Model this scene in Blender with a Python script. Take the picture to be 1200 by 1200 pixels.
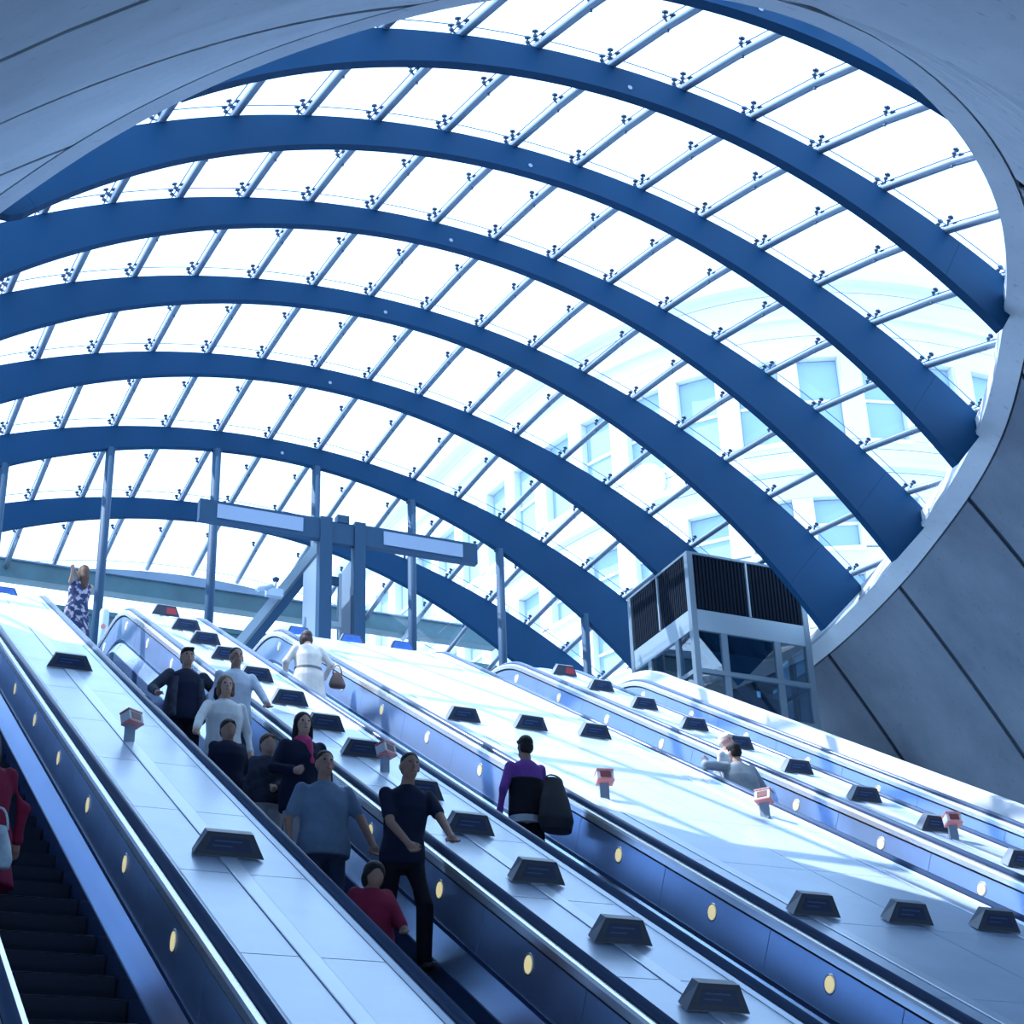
import bpy, bmesh, math, random
import numpy as np
from mathutils import Vector, Matrix

random.seed(7)
for o in list(bpy.data.objects):
    bpy.data.objects.remove(o, do_unlink=True)
scene = bpy.context.scene
COL = scene.collection

# ------------------------------------------------------------------ camera
# metres, z up; the escalators climb along +y at 30 degrees, x runs across them
YAW, PITCH, ROLL, FPX = 0.444587, 0.465959, -0.036682, 2025.37


def cam_axes():
    cy, sy = math.cos(YAW), math.sin(YAW)
    fw = np.array([sy * math.cos(PITCH), cy * math.cos(PITCH), math.sin(PITCH)])
    r = np.array([cy, -sy, 0.0])
    u = np.cross(r, fw)
    return (math.cos(ROLL) * r + math.sin(ROLL) * u, -math.sin(ROLL) * r + math.cos(ROLL) * u, fw)


RIGHT, UP, FWD = cam_axes()
cam_data = bpy.data.cameras.new('camera')
cam_data.sensor_width = 36.0
cam_data.lens = 36.0 * FPX / 1200.0
cam_data.clip_end = 1000
cam = bpy.data.objects.new('camera', cam_data)
cam.matrix_world = Matrix(((RIGHT[0], UP[0], -FWD[0], 0), (RIGHT[1], UP[1], -FWD[1], 0), (RIGHT[2], UP[2], -FWD[2], 0), (0, 0, 0, 1)))
COL.objects.link(cam)
scene.camera = cam


def ray(px, py):
    return RIGHT * (px - 600) / FPX - UP * (py - 600) / FPX + FWD


def at_y(px, py, Y):
    r = ray(px, py)
    return r * (Y / r[1])


# ------------------------------------------------------------------ light
world = bpy.data.worlds.new('sky')
scene.world = world
world.use_nodes = True
wn = world.node_tree
wn.nodes.clear()
w_out = wn.nodes.new('ShaderNodeOutputWorld')
w_bg = wn.nodes.new('ShaderNodeBackground')
w_tc = wn.nodes.new('ShaderNodeTexCoord')
w_noise = wn.nodes.new('ShaderNodeTexNoise')
w_noise.inputs['Scale'].default_value = 2.6
w_noise.inputs['Detail'].default_value = 5.0
w_ramp = wn.nodes.new('ShaderNodeValToRGB')
w_ramp.color_ramp.elements[0].position = 0.30
w_ramp.color_ramp.elements[0].color = (0.42, 0.66, 1.0, 1)
w_ramp.color_ramp.elements[1].position = 0.62
w_ramp.color_ramp.elements[1].color = (0.52, 0.74, 1.0, 1)
wn.links.new(w_tc.outputs['Generated'], w_noise.inputs['Vector'])
wn.links.new(w_noise.outputs['Fac'], w_ramp.inputs['Fac'])
wn.links.new(w_ramp.outputs['Color'], w_bg.inputs['Color'])
w_bg.inputs['Strength'].default_value = 2.5
wn.links.new(w_bg.outputs['Background'], w_out.inputs['Surface'])

SUN_DIR = Vector((-0.512, 0.186, 0.839)).normalized()
sun_data = bpy.data.lights.new('sun', 'SUN')
sun_data.energy = 6.0
sun_data.angle = math.radians(0.6)
sun_data.color = (0.93, 0.96, 1.0)
sun = bpy.data.objects.new('sun', sun_data)
sun.rotation_euler = SUN_DIR.to_track_quat('Z', 'Y').to_euler()
COL.objects.link(sun)

scene.view_settings.view_transform = 'Standard'
scene.view_settings.look = 'None'
scene.view_settings.exposure = 0.55
scene.view_settings.gamma = 1.0
scene.view_settings.use_curve_mapping = False


# ------------------------------------------------------------------ materials
def mat(name, color, rough=0.5, metal=0.0, spec=0.5, noise=None, bump=None, emit=None, coat=0.0):
    m = bpy.data.materials.new(name)
    m.use_nodes = True
    nt = m.node_tree
    b = nt.nodes['Principled BSDF']
    b.inputs['Base Color'].default_value = (*color, 1)
    b.inputs['Roughness'].default_value = rough
    b.inputs['Metallic'].default_value = metal
    b.inputs['Specular IOR Level'].default_value = spec
    b.inputs['Coat Weight'].default_value = coat
    if noise:
        scale, amount, stretch = noise
        tc = nt.nodes.new('ShaderNodeTexCoord')
        mp = nt.nodes.new('ShaderNodeMapping')
        mp.inputs['Scale'].default_value = stretch
        n = nt.nodes.new('ShaderNodeTexNoise')
        n.inputs['Scale'].default_value = scale
        n.inputs['Detail'].default_value = 6
        n.inputs['Roughness'].default_value = 0.6
        r = nt.nodes.new('ShaderNodeValToRGB')
        r.color_ramp.elements[0].position = 0.3
        r.color_ramp.elements[0].color = (*[c * (1 - amount) for c in color], 1)
        r.color_ramp.elements[1].position = 0.7
        r.color_ramp.elements[1].color = (*[min(1, c * (1 + amount)) for c in color], 1)
        nt.links.new(tc.outputs['Object'], mp.inputs['Vector'])
        nt.links.new(mp.outputs['Vector'], n.inputs['Vector'])
        nt.links.new(n.outputs['Fac'], r.inputs['Fac'])
        nt.links.new(r.outputs['Color'], b.inputs['Base Color'])
        if bump:
            bp = nt.nodes.new('ShaderNodeBump')
            bp.inputs['Strength'].default_value = bump
            bp.inputs['Distance'].default_value = 0.02
            nt.links.new(n.outputs['Fac'], bp.inputs['Height'])
            nt.links.new(bp.outputs['Normal'], b.inputs['Normal'])
    if emit:
        b.inputs['Emission Color'].default_value = (*emit[0], 1)
        b.inputs['Emission Strength'].default_value = emit[1]
    return m


def glass_mat(name, tint, gloss=0.6):
    m = bpy.data.materials.new(name)
    m.use_nodes = True
    nt = m.node_tree
    nt.nodes.clear()
    out = nt.nodes.new('ShaderNodeOutputMaterial')
    tr = nt.nodes.new('ShaderNodeBsdfTransparent')
    tr.inputs['Color'].default_value = (*tint, 1)
    gl = nt.nodes.new('ShaderNodeBsdfGlossy')
    gl.inputs['Roughness'].default_value = 0.02
    mx = nt.nodes.new('ShaderNodeMixShader')
    mx.inputs['Fac'].default_value = gloss
    nt.links.new(tr.outputs['BSDF'], mx.inputs[1])
    nt.links.new(gl.outputs['BSDF'], mx.inputs[2])
    nt.links.new(mx.outputs['Shader'], out.inputs['Surface'])
    return m


def concrete_mat(name='concrete', lo=(0.40, 0.465, 0.54), hi=(0.50, 0.57, 0.64)):
    m = mat(name, (0.45, 0.455, 0.46), rough=0.75, spec=0.25)
    nt = m.node_tree
    b = nt.nodes['Principled BSDF']
    tc = nt.nodes.new('ShaderNodeTexCoord')
    n1 = nt.nodes.new('ShaderNodeTexNoise')
    n1.inputs['Scale'].default_value = 0.55
    n1.inputs['Detail'].default_value = 8
    n1.inputs['Roughness'].default_value = 0.62
    r1 = nt.nodes.new('ShaderNodeValToRGB')
    r1.color_ramp.elements[0].position = 0.32
    r1.color_ramp.elements[0].color = (*lo, 1)
    r1.color_ramp.elements[1].position = 0.68
    r1.color_ramp.elements[1].color = (*hi, 1)
    mp = nt.nodes.new('ShaderNodeMapping')
    mp.inputs['Scale'].default_value = (1.2, 6.0, 6.0)
    n2 = nt.nodes.new('ShaderNodeTexNoise')
    n2.inputs['Scale'].default_value = 2.2
    n2.inputs['Detail'].default_value = 3
    r2 = nt.nodes.new('ShaderNodeValToRGB')
    r2.color_ramp.elements[0].position = 0.27
    r2.color_ramp.elements[0].color = (0.72, 0.74, 0.78, 1)
    r2.color_ramp.elements[1].position = 0.36
    r2.color_ramp.elements[1].color = (1, 1, 1, 1)
    mx = nt.nodes.new('ShaderNodeMix')
    mx.data_type = 'RGBA'
    mx.blend_type = 'MULTIPLY'
    mx.inputs['Factor'].default_value = 1.0
    nt.links.new(tc.outputs['Object'], n1.inputs['Vector'])
    nt.links.new(tc.outputs['Object'], mp.inputs['Vector'])
    nt.links.new(mp.outputs['Vector'], n2.inputs['Vector'])
    nt.links.new(n1.outputs['Fac'], r1.inputs['Fac'])
    nt.links.new(n2.outputs['Fac'], r2.inputs['Fac'])
    nt.links.new(r1.outputs['Color'], mx.inputs['A'])
    nt.links.new(r2.outputs['Color'], mx.inputs['B'])
    nt.links.new(mx.outputs['Result'], b.inputs['Base Color'])
    bp = nt.nodes.new('ShaderNodeBump')
    bp.inputs['Strength'].default_value = 0.15
    bp.inputs['Distance'].default_value = 0.02
    nt.links.new(n2.outputs['Fac'], bp.inputs['Height'])
    nt.links.new(bp.outputs['Normal'], b.inputs['Normal'])
    return m


M = {
    'concrete': concrete_mat(),
    'shade_tint_concrete': concrete_mat('concrete_painted_in_shade', (0.10, 0.135, 0.185), (0.165, 0.205, 0.26)),  # same concrete with the shade of the right wall painted in
    'half_shade_tint_concrete': concrete_mat('concrete_painted_half_shade', (0.24, 0.285, 0.345), (0.32, 0.37, 0.43)),  # weaker painted shade, grading from pale to dark panels
    'dark_joint': mat('joint_shadow_gap', (0.035, 0.05, 0.075), 0.9, spec=0.1),
    'kerb': mat('pale_kerb_render', (0.78, 0.84, 0.9), 0.7, noise=(3, 0.06, (1, 1, 1))),
    'blue_steel': mat('blue_painted_steel', (0.004, 0.044, 0.115), 0.6, spec=0.12, noise=(0.35, 0.12, (1, 1, 1))),
    'tube_steel': mat('grey_blue_tube', (0.20, 0.27, 0.36), 0.32, metal=0.35),
    'fitting': mat('dark_fitting_steel', (0.035, 0.075, 0.15), 0.5),
    'gasket': mat('blue_grey_sealant', (0.10, 0.2, 0.38), 0.6),
    'glass': glass_mat('clear_roof_glass', (0.97, 0.985, 1.0), 0.05),
    'lift_glass': glass_mat('blue_lift_glass', (0.62, 0.78, 0.88), 0.16),
    'teal': mat('teal_painted_beam', (0.045, 0.115, 0.15), 0.6, noise=(1.2, 0.22, (1, 1, 1))),
    'fascia': mat('pale_blue_fascia', (0.17, 0.25, 0.36), 0.5),
    'plate': mat('brushed_deck_plate', (0.58, 0.71, 0.89), 0.27, metal=0.22, spec=0.5, noise=(2.0, 0.045, (1, 1, 1))),
    'strip': mat('satin_cover_strip', (0.70, 0.81, 0.95), 0.25, metal=0.22, noise=(2.0, 0.03, (1, 1, 1))),
    'panel': mat('brushed_balustrade_steel', (0.46, 0.62, 0.90), 0.30, metal=0.72, noise=(1.5, 0.06, (1, 1, 1))),
    'ledge': mat('satin_skirt_steel', (0.48, 0.64, 0.90), 0.20, metal=0.80, noise=(1.2, 0.05, (1, 1, 1))),
    'trim': mat('bright_trim_steel', (0.86, 0.88, 0.92), 0.22, metal=0.7),
    'rubber': mat('navy_handrail_rubber', (0.055, 0.10, 0.21), 0.25, spec=0.6),
    'step': mat('dark_step_metal', (0.020, 0.028, 0.055), 0.45, metal=0.3),
    'step_edge': mat('step_edge_line', (0.10, 0.14, 0.20), 0.4, metal=0.3),
    'under': mat('dark_understructure', (0.02, 0.03, 0.05), 0.8),
    'lens': mat('uplight_lens', (0.55, 0.55, 0.36), 0.3, emit=((1.0, 0.88, 0.45), 0.42)),
    'info_case': mat('slate_panel_case', (0.17, 0.21, 0.27), 0.45),
    'info_front': mat('slate_front_frame', (0.038, 0.050, 0.075), 0.5),
    'info_face': mat('navy_display_print', (0.008, 0.026, 0.085), 0.4),
    'info_blue': mat('bright_blue_display_print', (0.02, 0.13, 0.55), 0.3),
    'info_text': mat('pale_print_line', (0.05, 0.10, 0.22), 0.5),
    'info_red': mat('red_display_print', (0.45, 0.05, 0.06), 0.4),
    'stop_white': mat('white_stop_box', (0.58, 0.60, 0.64), 0.4),
    'stop_red': mat('red_stop_frame', (0.62, 0.20, 0.19), 0.5),
    'stop_dark': mat('dark_red_stop_face', (0.16, 0.035, 0.045), 0.35),
    'stop_post': mat('grey_stop_post', (0.30, 0.38, 0.48), 0.4, metal=0.3),
    'parapet': mat('white_parapet_steel', (0.86, 0.88, 0.90), 0.35, metal=0.1),
    'gantry': mat('blue_gantry_steel', (0.022, 0.066, 0.13), 0.6, spec=0.2),
    'gantry_panel': mat('pale_sign_panel', (0.25, 0.33, 0.47), 0.45),
    'lift_frame': mat('grey_blue_lift_frame', (0.15, 0.21, 0.27), 0.4, metal=0.2),
    'lift_fascia': mat('grey_lift_fascia', (0.26, 0.34, 0.41), 0.4, metal=0.2),
    'lift_dark': mat('dark_louvre', (0.010, 0.016, 0.028), 0.9, spec=0.05),
    'lift_inside': mat('lift_interior_steel', (0.06, 0.11, 0.17), 0.5),
    'stone': mat('pale_portland_stone', (0.60, 0.645, 0.68), 0.85, noise=(0.25, 0.05, (1, 1, 1))),
    'stone_groove': mat('stone_course_line', (0.38, 0.46, 0.54), 0.85),
    'window': mat('pale_blue_window_glass', (0.26, 0.38, 0.50), 0.25, spec=0.3),
    'window_frame': mat('white_window_frame', (0.80, 0.86, 0.92), 0.6),
    'roundel': mat('faint_pink_roundel', (0.78, 0.72, 0.75), 0.8),
    'landing': mat('landing_terrazzo', (0.42, 0.50, 0.58), 0.5, noise=(4, 0.1, (1, 1, 1))),
    'pale_hall_floor': mat('lower_hall_floor', (0.40, 0.43, 0.48), 0.5),  # lightened so the unseen floor throws light up
    'cctv': mat('grey_camera_housing', (0.40, 0.50, 0.60), 0.4, metal=0.3),
}


# ------------------------------------------------------------------ helpers
def mesh_obj(name, verts, faces, material, parent=None, smooth=False):
    me = bpy.data.meshes.new(name)
    me.from_pydata([tuple(map(float, v)) for v in verts], [], [tuple(f) for f in faces])
    me.update()
    bm = bmesh.new()
    bm.from_mesh(me)
    bmesh.ops.recalc_face_normals(bm, faces=bm.faces)
    bm.to_mesh(me)
    bm.free()
    if smooth:
        for p in me.polygons:
            p.use_smooth = True
    me.materials.append(material)
    o = bpy.data.objects.new(name, me)
    COL.objects.link(o)
    if parent:
        o.parent = parent
    return o


def inst(src, parent, loc=None, rot=None, scale=None, mw=None):
    o = bpy.data.objects.new(src.name.split('.')[0], src.data)
    COL.objects.link(o)
    o.parent = parent
    if mw is not None:
        o.matrix_local = mw
    else:
        if loc is not None:
            o.location = loc
        if rot is not None:
            o.rotation_euler = rot
        if scale is not None:
            o.scale = scale
    return o


def empty(name, loc=(0, 0, 0)):
    o = bpy.data.objects.new(name, None)
    o.empty_display_size = 0.2
    o.location = loc
    COL.objects.link(o)
    return o


def tag(o, label=None, cat=None, group=None, kind=None):
    if label:
        o['label'] = label
    if cat:
        o['category'] = cat
    if group:
        o['group'] = group
    if kind:
        o['kind'] = kind
    return o


class Geo:
    def __init__(self):
        self.v, self.f = [], []

    def add(self, v, f):
        k = len(self.v)
        self.v += [tuple(p) for p in v]
        self.f += [tuple(i + k for i in q) for q in f]
        return self

    def box(self, x0, x1, y0, y1, z0, z1):
        v = [(x0, y0, z0), (x1, y0, z0), (x1, y1, z0), (x0, y1, z0), (x0, y0, z1), (x1, y0, z1), (x1, y1, z1), (x0, y1, z1)]
        return self.add(v, [(0, 3, 2, 1), (4, 5, 6, 7), (0, 1, 5, 4), (1, 2, 6, 5), (2, 3, 7, 6), (3, 0, 4, 7)])

    def tube(self, pts, r, seg=8, cap=True):
        pts = [Vector(p) for p in pts]
        rs = r if isinstance(r, (list, tuple)) else [r] * len(pts)
        rings = []
        up = Vector((0, 0, 1))
        for i, p in enumerate(pts):
            d = (pts[min(i + 1, len(pts) - 1)] - pts[max(i - 1, 0)]).normalized()
            ref = up if abs(d.dot(up)) < 0.95 else Vector((1, 0, 0))
            a = d.cross(ref).normalized()
            b = d.cross(a).normalized()
            rings.append([p + (a * math.cos(2 * math.pi * j / seg) + b * math.sin(2 * math.pi * j / seg)) * rs[i] for j in range(seg)])
        v = [q for ring in rings for q in ring]
        f = []
        for i in range(len(pts) - 1):
            for j in range(seg):
                k = (j + 1) % seg
                f.append((i * seg + j, i * seg + k, (i + 1) * seg + k, (i + 1) * seg + j))
        if cap:
            f.append(tuple(range(seg)))
            f.append(tuple((len(pts) - 1) * seg + j for j in range(seg)))
        return self.add(v, f)

    def beam(self, p0, p1, w, h, ref=(0, 0, 1)):
        p0, p1 = Vector(p0), Vector(p1)
        d = (p1 - p0).normalized()
        a = d.cross(Vector(ref))
        a = (a if a.length > 1e-4 else d.cross(Vector((1, 0, 0)))).normalized() * w / 2
        b = d.cross(a).normalized() * h / 2
        v = [p + s * a + t * b for p in (p0, p1) for s, t in ((-1, -1), (1, -1), (1, 1), (-1, 1))]
        return self.add(v, [(0, 1, 2, 3), (4, 7, 6, 5), (0, 4, 5, 1), (1, 5, 6, 2), (2, 6, 7, 3), (3, 7, 4, 0)])

    def obj(self, name, material, parent=None, smooth=False):
        return mesh_obj(name, self.v, self.f, material, parent, smooth)


def grid_slab(rows, thick):
    """rows: list of equal-length point rows -> closed slab, second skin raised by thick in z"""
    n, m = len(rows), len(rows[0])
    v = [tuple(p) for r in rows for p in r] + [(p[0], p[1], p[2] + thick) for r in rows for p in r]
    o = n * m
    f = []
    for i in range(n - 1):
        for j in range(m - 1):
            a, b, c, d = i * m + j, i * m + j + 1, (i + 1) * m + j + 1, (i + 1) * m + j
            f += [(a, b, c, d), (o + a, o + d, o + c, o + b)]
    for j in range(m - 1):
        f += [(j, o + j, o + j + 1, j + 1), ((n - 1) * m + j, (n - 1) * m + j + 1, o + (n - 1) * m + j + 1, o + (n - 1) * m + j)]
    for i in range(n - 1):
        f += [(i * m, (i + 1) * m, o + (i + 1) * m, o + i * m), (i * m + m - 1, o + i * m + m - 1, o + (i + 1) * m + m - 1, (i + 1) * m + m - 1)]
    return v, f


ORD = ['first', 'second', 'third', 'fourth', 'fifth', 'sixth', 'seventh', 'eighth', 'ninth', 'tenth', 'eleventh', 'twelfth', 'thirteenth', 'fourteenth']

# ------------------------------------------------------------------ escalator incline
C30, S30 = math.cos(math.pi / 6), 0.5
H0 = 3.05
T_TOP, R_TOP, L_TOP = 27.55, 2.6, 2.6
ARC = R_TOP * math.pi / 6
T_END = T_TOP + ARC + L_TOP


def path_pt(t):
    """(y, z, ny, nz) on the deck surface at path length t"""
    if t <= T_TOP:
        return (t * C30 + H0 * S30, t * S30 - H0 * C30, -S30, C30)
    y0, z0 = T_TOP * C30 + H0 * S30, T_TOP * S30 - H0 * C30
    cy, cz = y0 + R_TOP * S30, z0 - R_TOP * C30
    a = min((t - T_TOP) / R_TOP, math.pi / 6)
    th = math.pi / 6 - a
    y, z = cy - R_TOP * math.sin(th), cz + R_TOP * math.cos(th)
    extra = max(0.0, t - T_TOP - ARC)
    return (y + extra, z, -math.sin(th), math.cos(th))


def path_ts(t0, t1):
    ts = [t0]
    if t0 < T_TOP < t1:
        ts.append(T_TOP)
    for i in range(1, 11):
        t = T_TOP + ARC * i / 10
        if t0 < t < t1:
            ts.append(t)
    ts.append(t1)
    return ts


def sweep(sec, t0, t1, smooth=False):
    g = Geo()
    ts = path_ts(t0, t1)
    m = len(sec)
    v = []
    for t in ts:
        y, z, ny, nz = path_pt(t)
        v += [(x, y + n * ny, z + n * nz) for x, n in sec]
    f = []
    for i in range(len(ts) - 1):
        for j in range(m):
            k = (j + 1) % m
            f.append((i * m + j, i * m + k, (i + 1) * m + k, (i + 1) * m + j))
    f.append(tuple(range(m)))
    f.append(tuple((len(ts) - 1) * m + j for j in range(m)))
    return g.add(v, f)


def rect(x0, x1, n0, n1):
    return [(x0, n0), (x1, n0), (x1, n1), (x0, n1)]


LAND_DECK = path_pt(T_END)[1]
LAND_Z = LAND_DECK - 1.0
NOSE = -0.80


def nose_z(y):
    return math.tan(math.pi / 6) * y - (H0 - NOSE) / C30


STEP_Y0 = 5.0


def tread(y):
    i = math.floor((y - STEP_Y0) / 0.4)
    return min(nose_z(STEP_Y0 + 0.4 * i), LAND_Z)


# ------------------------------------------------------------------ opening rim and concrete vault
XC = 9.4
GZ = 13.4
inner_R = [(9.21, 11.98), (9.85, 11.99), (10.52, 12.11), (11.2, 12.33), (11.8, 12.58), (12.41, 12.89), (13.05, 13.3), (13.55, 13.66), (14.21, 14.24), (14.78, 14.86), (15.45, 15.72), (16.12, 16.67), (16.56, 17.36), (17.18, 18.34), (17.58, 19.07), (18.23, 20.52), (18.72, 21.97), (19.3, 23.79), (19.6, 24.98), (20.0, 26.9), (20.15, 27.9), (20.3, 29.5), (20.35, 31.4)]
inner_L = [(9.21, 11.98), (8.6, 12.03), (8.0, 12.15), (7.4, 12.36), (6.6, 12.78), (5.98, 13.2), (5.58, 13.53), (5.0, 14.12), (4.4, 14.76), (4.01, 15.23), (3.65, 15.77), (3.27, 16.34), (2.93, 16.9), (2.66, 17.42), (2.42, 17.93), (2.18, 18.45), (1.93, 18.98), (1.3, 20.5), (0.7, 21.95), (0.1, 23.8), (-0.25, 25.1), (-0.65, 27.0), (-0.85, 28.0), (-1.0, 29.5), (-1.05, 31.4)]


def smooth_poly(p, n=3):
    p = np.array(p, float)
    # dense resample then average
    d = np.r_[0, np.cumsum(np.hypot(*np.diff(p, axis=0).T))]
    s = np.linspace(0, d[-1], 161)
    q = np.c_[np.interp(s, d, p[:, 0]), np.interp(s, d, p[:, 1])]
    for _ in range(n * 12):
        q[1:-1] = 0.25 * q[:-2] + 0.5 * q[1:-1] + 0.25 * q[2:]
    return q


RING = smooth_poly(list(reversed(inner_L)) + inner_R[1:], 1)
tan = np.gradient(RING, axis=0)
tan /= np.linalg.norm(tan, axis=1)[:, None]
# ring runs left -> apex -> right; outward (away from the opening) is to the right of travel towards -y on the left side
OUTN = np.c_[tan[:, 1], -tan[:, 0]]
if OUTN[len(OUTN) // 2][1] > 0:
    OUTN = -OUTN
RING_OUT = RING + OUTN * 0.37
i_apex = int(np.argmin(RING_OUT[:, 1]))
Y_APEX = float(RING_OUT[i_apex, 1])
LEFT_O = RING_OUT[:i_apex + 1][::-1]
RIGHT_O = RING_OUT[i_apex:]
VK = 0.058
D_MAX = 14.2


def d_edge(y, side):
    if y <= Y_APEX:
        return 0.0
    c = LEFT_O if side < 0 else RIGHT_O
    yy = np.maximum.accumulate(c[:, 1] + np.arange(len(c)) * 1e-6)
    return max(0.0, float(side * (np.interp(y, yy, c[:, 0]) - XC)))


def vault_row(y, side, lift=0.0, n=22, top=True):
    if y <= Y_APEX:
        c, d0 = GZ - 0.5 * (Y_APEX - y), 0.0
    else:
        d0 = d_edge(y, side)
        c = GZ + VK * d0 * d0
    row = []
    for i in range(n):
        d = d0 + (D_MAX - d0) * i / (n - 1)
        row.append((XC + side * d, y, c - VK * d * d + lift))
    return row


JOINTS = [-8.0, -4.7, -1.1, 2.5, 6.1, 9.7, 13.3, 17.1, 20.8, 24.35, 27.8, 31.4]
for side, nm in ((1, 'wall_right'), (-1, 'wall_left')):
    ys = np.concatenate([np.linspace(-8, 11.4, 12), np.linspace(11.5, 14, 18)[0:], np.linspace(14.4, 31.4, 26)])
    rows = []
    for y in ys:
        r = vault_row(y, side, 0.09)
        r.append((r[-1][0] + side * 0.05, y, -9.0))  # added drop below the vault edge, shuts out side light
        rows.append(r)
    v, f = grid_slab(rows, 0.22)
    wall = mesh_obj(nm, v, f, M['dark_joint'], None)
    tag(wall, 'curved grey concrete vault on the %s side of the escalator hall' % ('right' if side > 0 else 'left'), None, None, 'structure')
    for a, b in zip(JOINTS[:-1], JOINTS[1:]):
        ny = 8 if b < 9 or a > 16 else 22
        rows = [vault_row(y, side) for y in np.linspace(a + 0.065, b - 0.065, ny)]
        v, f = grid_slab(rows, 0.06)
        mesh_obj('concrete_panel', v, f, M[('shade_tint_concrete' if a > 16 else 'half_shade_tint_concrete' if a > 13 else 'concrete') if side > 0 else 'concrete'], wall, smooth=False)  # right-hand panels get shade through their colour, left ones stay pale

# rim band around the opening
rim = empty('trim_1')
tag(rim, 'smooth concrete rim band edging the oval roof opening', None, None, 'structure')
cuts = [0]
for j in range(1, len(RING)):
    for yj in JOINTS:
        if (RING_OUT[j - 1, 1] - yj) * (RING_OUT[j, 1] - yj) < 0:
            cuts.append(j)
cuts.append(len(RING) - 1)
for a, b in zip(cuts[:-1], cuts[1:]):
    if b - a < 1:
        continue
    rows = []
    for j in range(a, b + 1):
        pi, n = RING[j], OUTN[j]
        rows.append([(pi[0], pi[1], GZ + 0.2), (pi[0] + n[0] * 0.17, pi[1] + n[1] * 0.17, GZ + 0.105), (pi[0] + n[0] * 0.335, pi[1] + n[1] * 0.335, GZ + 0.02)])
    v, f = grid_slab(rows, 0.07)
    mesh_obj('rim_piece', v, f, M['concrete'], rim)
# pale kerb the glass lands on
rows = []
for j in range(0, len(RING)):
    pi, n = RING[j], OUTN[j]
    rows.append([(pi[0] + n[0] * 0.03, pi[1] + n[1] * 0.03, GZ + 0.28), (pi[0] + n[0] * 0.40, pi[1] + n[1] * 0.40, GZ + 0.28)])
v, f = grid_slab(rows, 0.22)
kerb = mesh_obj('trim_2', v, f, M['kerb'])
tag(kerb, 'pale rendered kerb under the glass roof edge', None, None, 'structure')

# closing walls and floors of the hall
o = Geo().box(-8, 26, -8.3, -8.0, -3.4, 12).obj('wall_rear_added', M['concrete'])  # added out of view; its gap underneath meters the incoming light
tag(o, 'added unseen concrete wall behind the viewer, gap below letting light reach the vault', None, None, 'structure')
o = Geo().box(-8, 26, -8, 9, -6.2, -6.0).obj('floor', M['pale_hall_floor'])  # out of view, pale enough to bounce light upwards
tag(o, 'unseen lower hall floor, lightened to bounce light onto the vault', None, None, 'structure')
o = Geo().box(-12, 40, 27.4, 62, LAND_Z - 0.6, LAND_Z).obj('floor_landing', M['landing'])
tag(o, 'pale landing floor at the top of the escalators', None, None, 'structure')
o = Geo().box(-8, 26, 27.1, 27.4, -9, LAND_Z - 0.1).obj('wall_landing_added', M['pale_hall_floor'])  # added to block light from beneath the landing
tag(o, 'added unseen wall below the top landing, keeping stray light out', None, None, 'structure')

# ------------------------------------------------------------------ escalators and decks
CENTRES = [2.13, 4.67, 7.20, 11.52, 14.03]
T0 = 4.435
PITCH_T = 1.855
KNOTS = [T0 + PITCH_T * i for i in range(20)]
KNOTS = [k for k in KNOTS if k < T_END - 0.4] + [T_END]
ESC_TXT = ['dark escalator at the far left edge, steps showing, beside the leftmost deck',
           'escalator crowded with descending passengers, left of the narrow panel-lined deck',
           'escalator carrying the cream-coat and purple-top riders, left of the widest deck',
           'escalator carrying the grey-jacket riders, right of the widest deck',
           'rightmost escalator, next to the white parapet and lift tower']

# lamp meshes (local: axis along +x)
_g = Geo()
seg = 20
v = []
for rr, xx in ((0.062, 0.004), (0.082, 0.0), (0.082, -0.014), (0.062, -0.014)):
    v += [(xx, rr * math.cos(2 * math.pi * j / seg), rr * math.sin(2 * math.pi * j / seg)) for j in range(seg)]
f = [(i * seg + j, i * seg + (j + 1) % seg, ((i + 1) % 4) * seg + (j + 1) % seg, ((i + 1) % 4) * seg + j) for i in range(4) for j in range(seg)]
PROTO = {}


def proto(key, maker):
    if key not in PROTO:
        PROTO[key] = maker().data
    return PROTO[key]


def from_mesh(name, me, parent, mw=None):
    o = bpy.data.objects.new(name, me)
    COL.objects.link(o)
    o.parent = parent
    if mw is not None:
        o.matrix_local = mw
    return o


def raw_mesh(name, v, f, material, smooth=False):
    o = mesh_obj(name, v, f, material, None, smooth)
    me = o.data
    bpy.data.objects.remove(o)
    return me


LAMP_RING = raw_mesh('lamp', v, f, M['trim'], True)
LAMP_LENS = raw_mesh('lens', [(0.006, 0.063 * math.cos(2 * math.pi * j / seg), 0.063 * math.sin(2 * math.pi * j / seg)) for j in range(seg)] + [(0.008, 0, 0)],
                     [(j, (j + 1) % seg, seg) for j in range(seg)], M['lens'])
# step mesh: origin at the nosing centre
sp = [(0.0, 0.0), (0.02, 0.004), (0.40, 0.004), (0.40, -0.10), (0.10, -0.24), (0.03, -0.22), (0.01, -0.10)]
v, f = [], []
for x in (-0.5, 0.5):
    v += [(x, y, z) for y, z in sp]
n = len(sp)
f = [tuple(range(n)), tuple(range(2 * n - 1, n - 1, -1))] + [(i, (i + 1) % n, n + (i + 1) % n, n + i) for i in range(n)]
STEP = raw_mesh('step', v, f, M['step'])
EDGE = raw_mesh('nosing_strip', *(lambda g: (g.v, g.f))(Geo().box(-0.49, 0.49, -0.002, 0.05, 0.0045, 0.008)), M['step_edge'])

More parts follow.
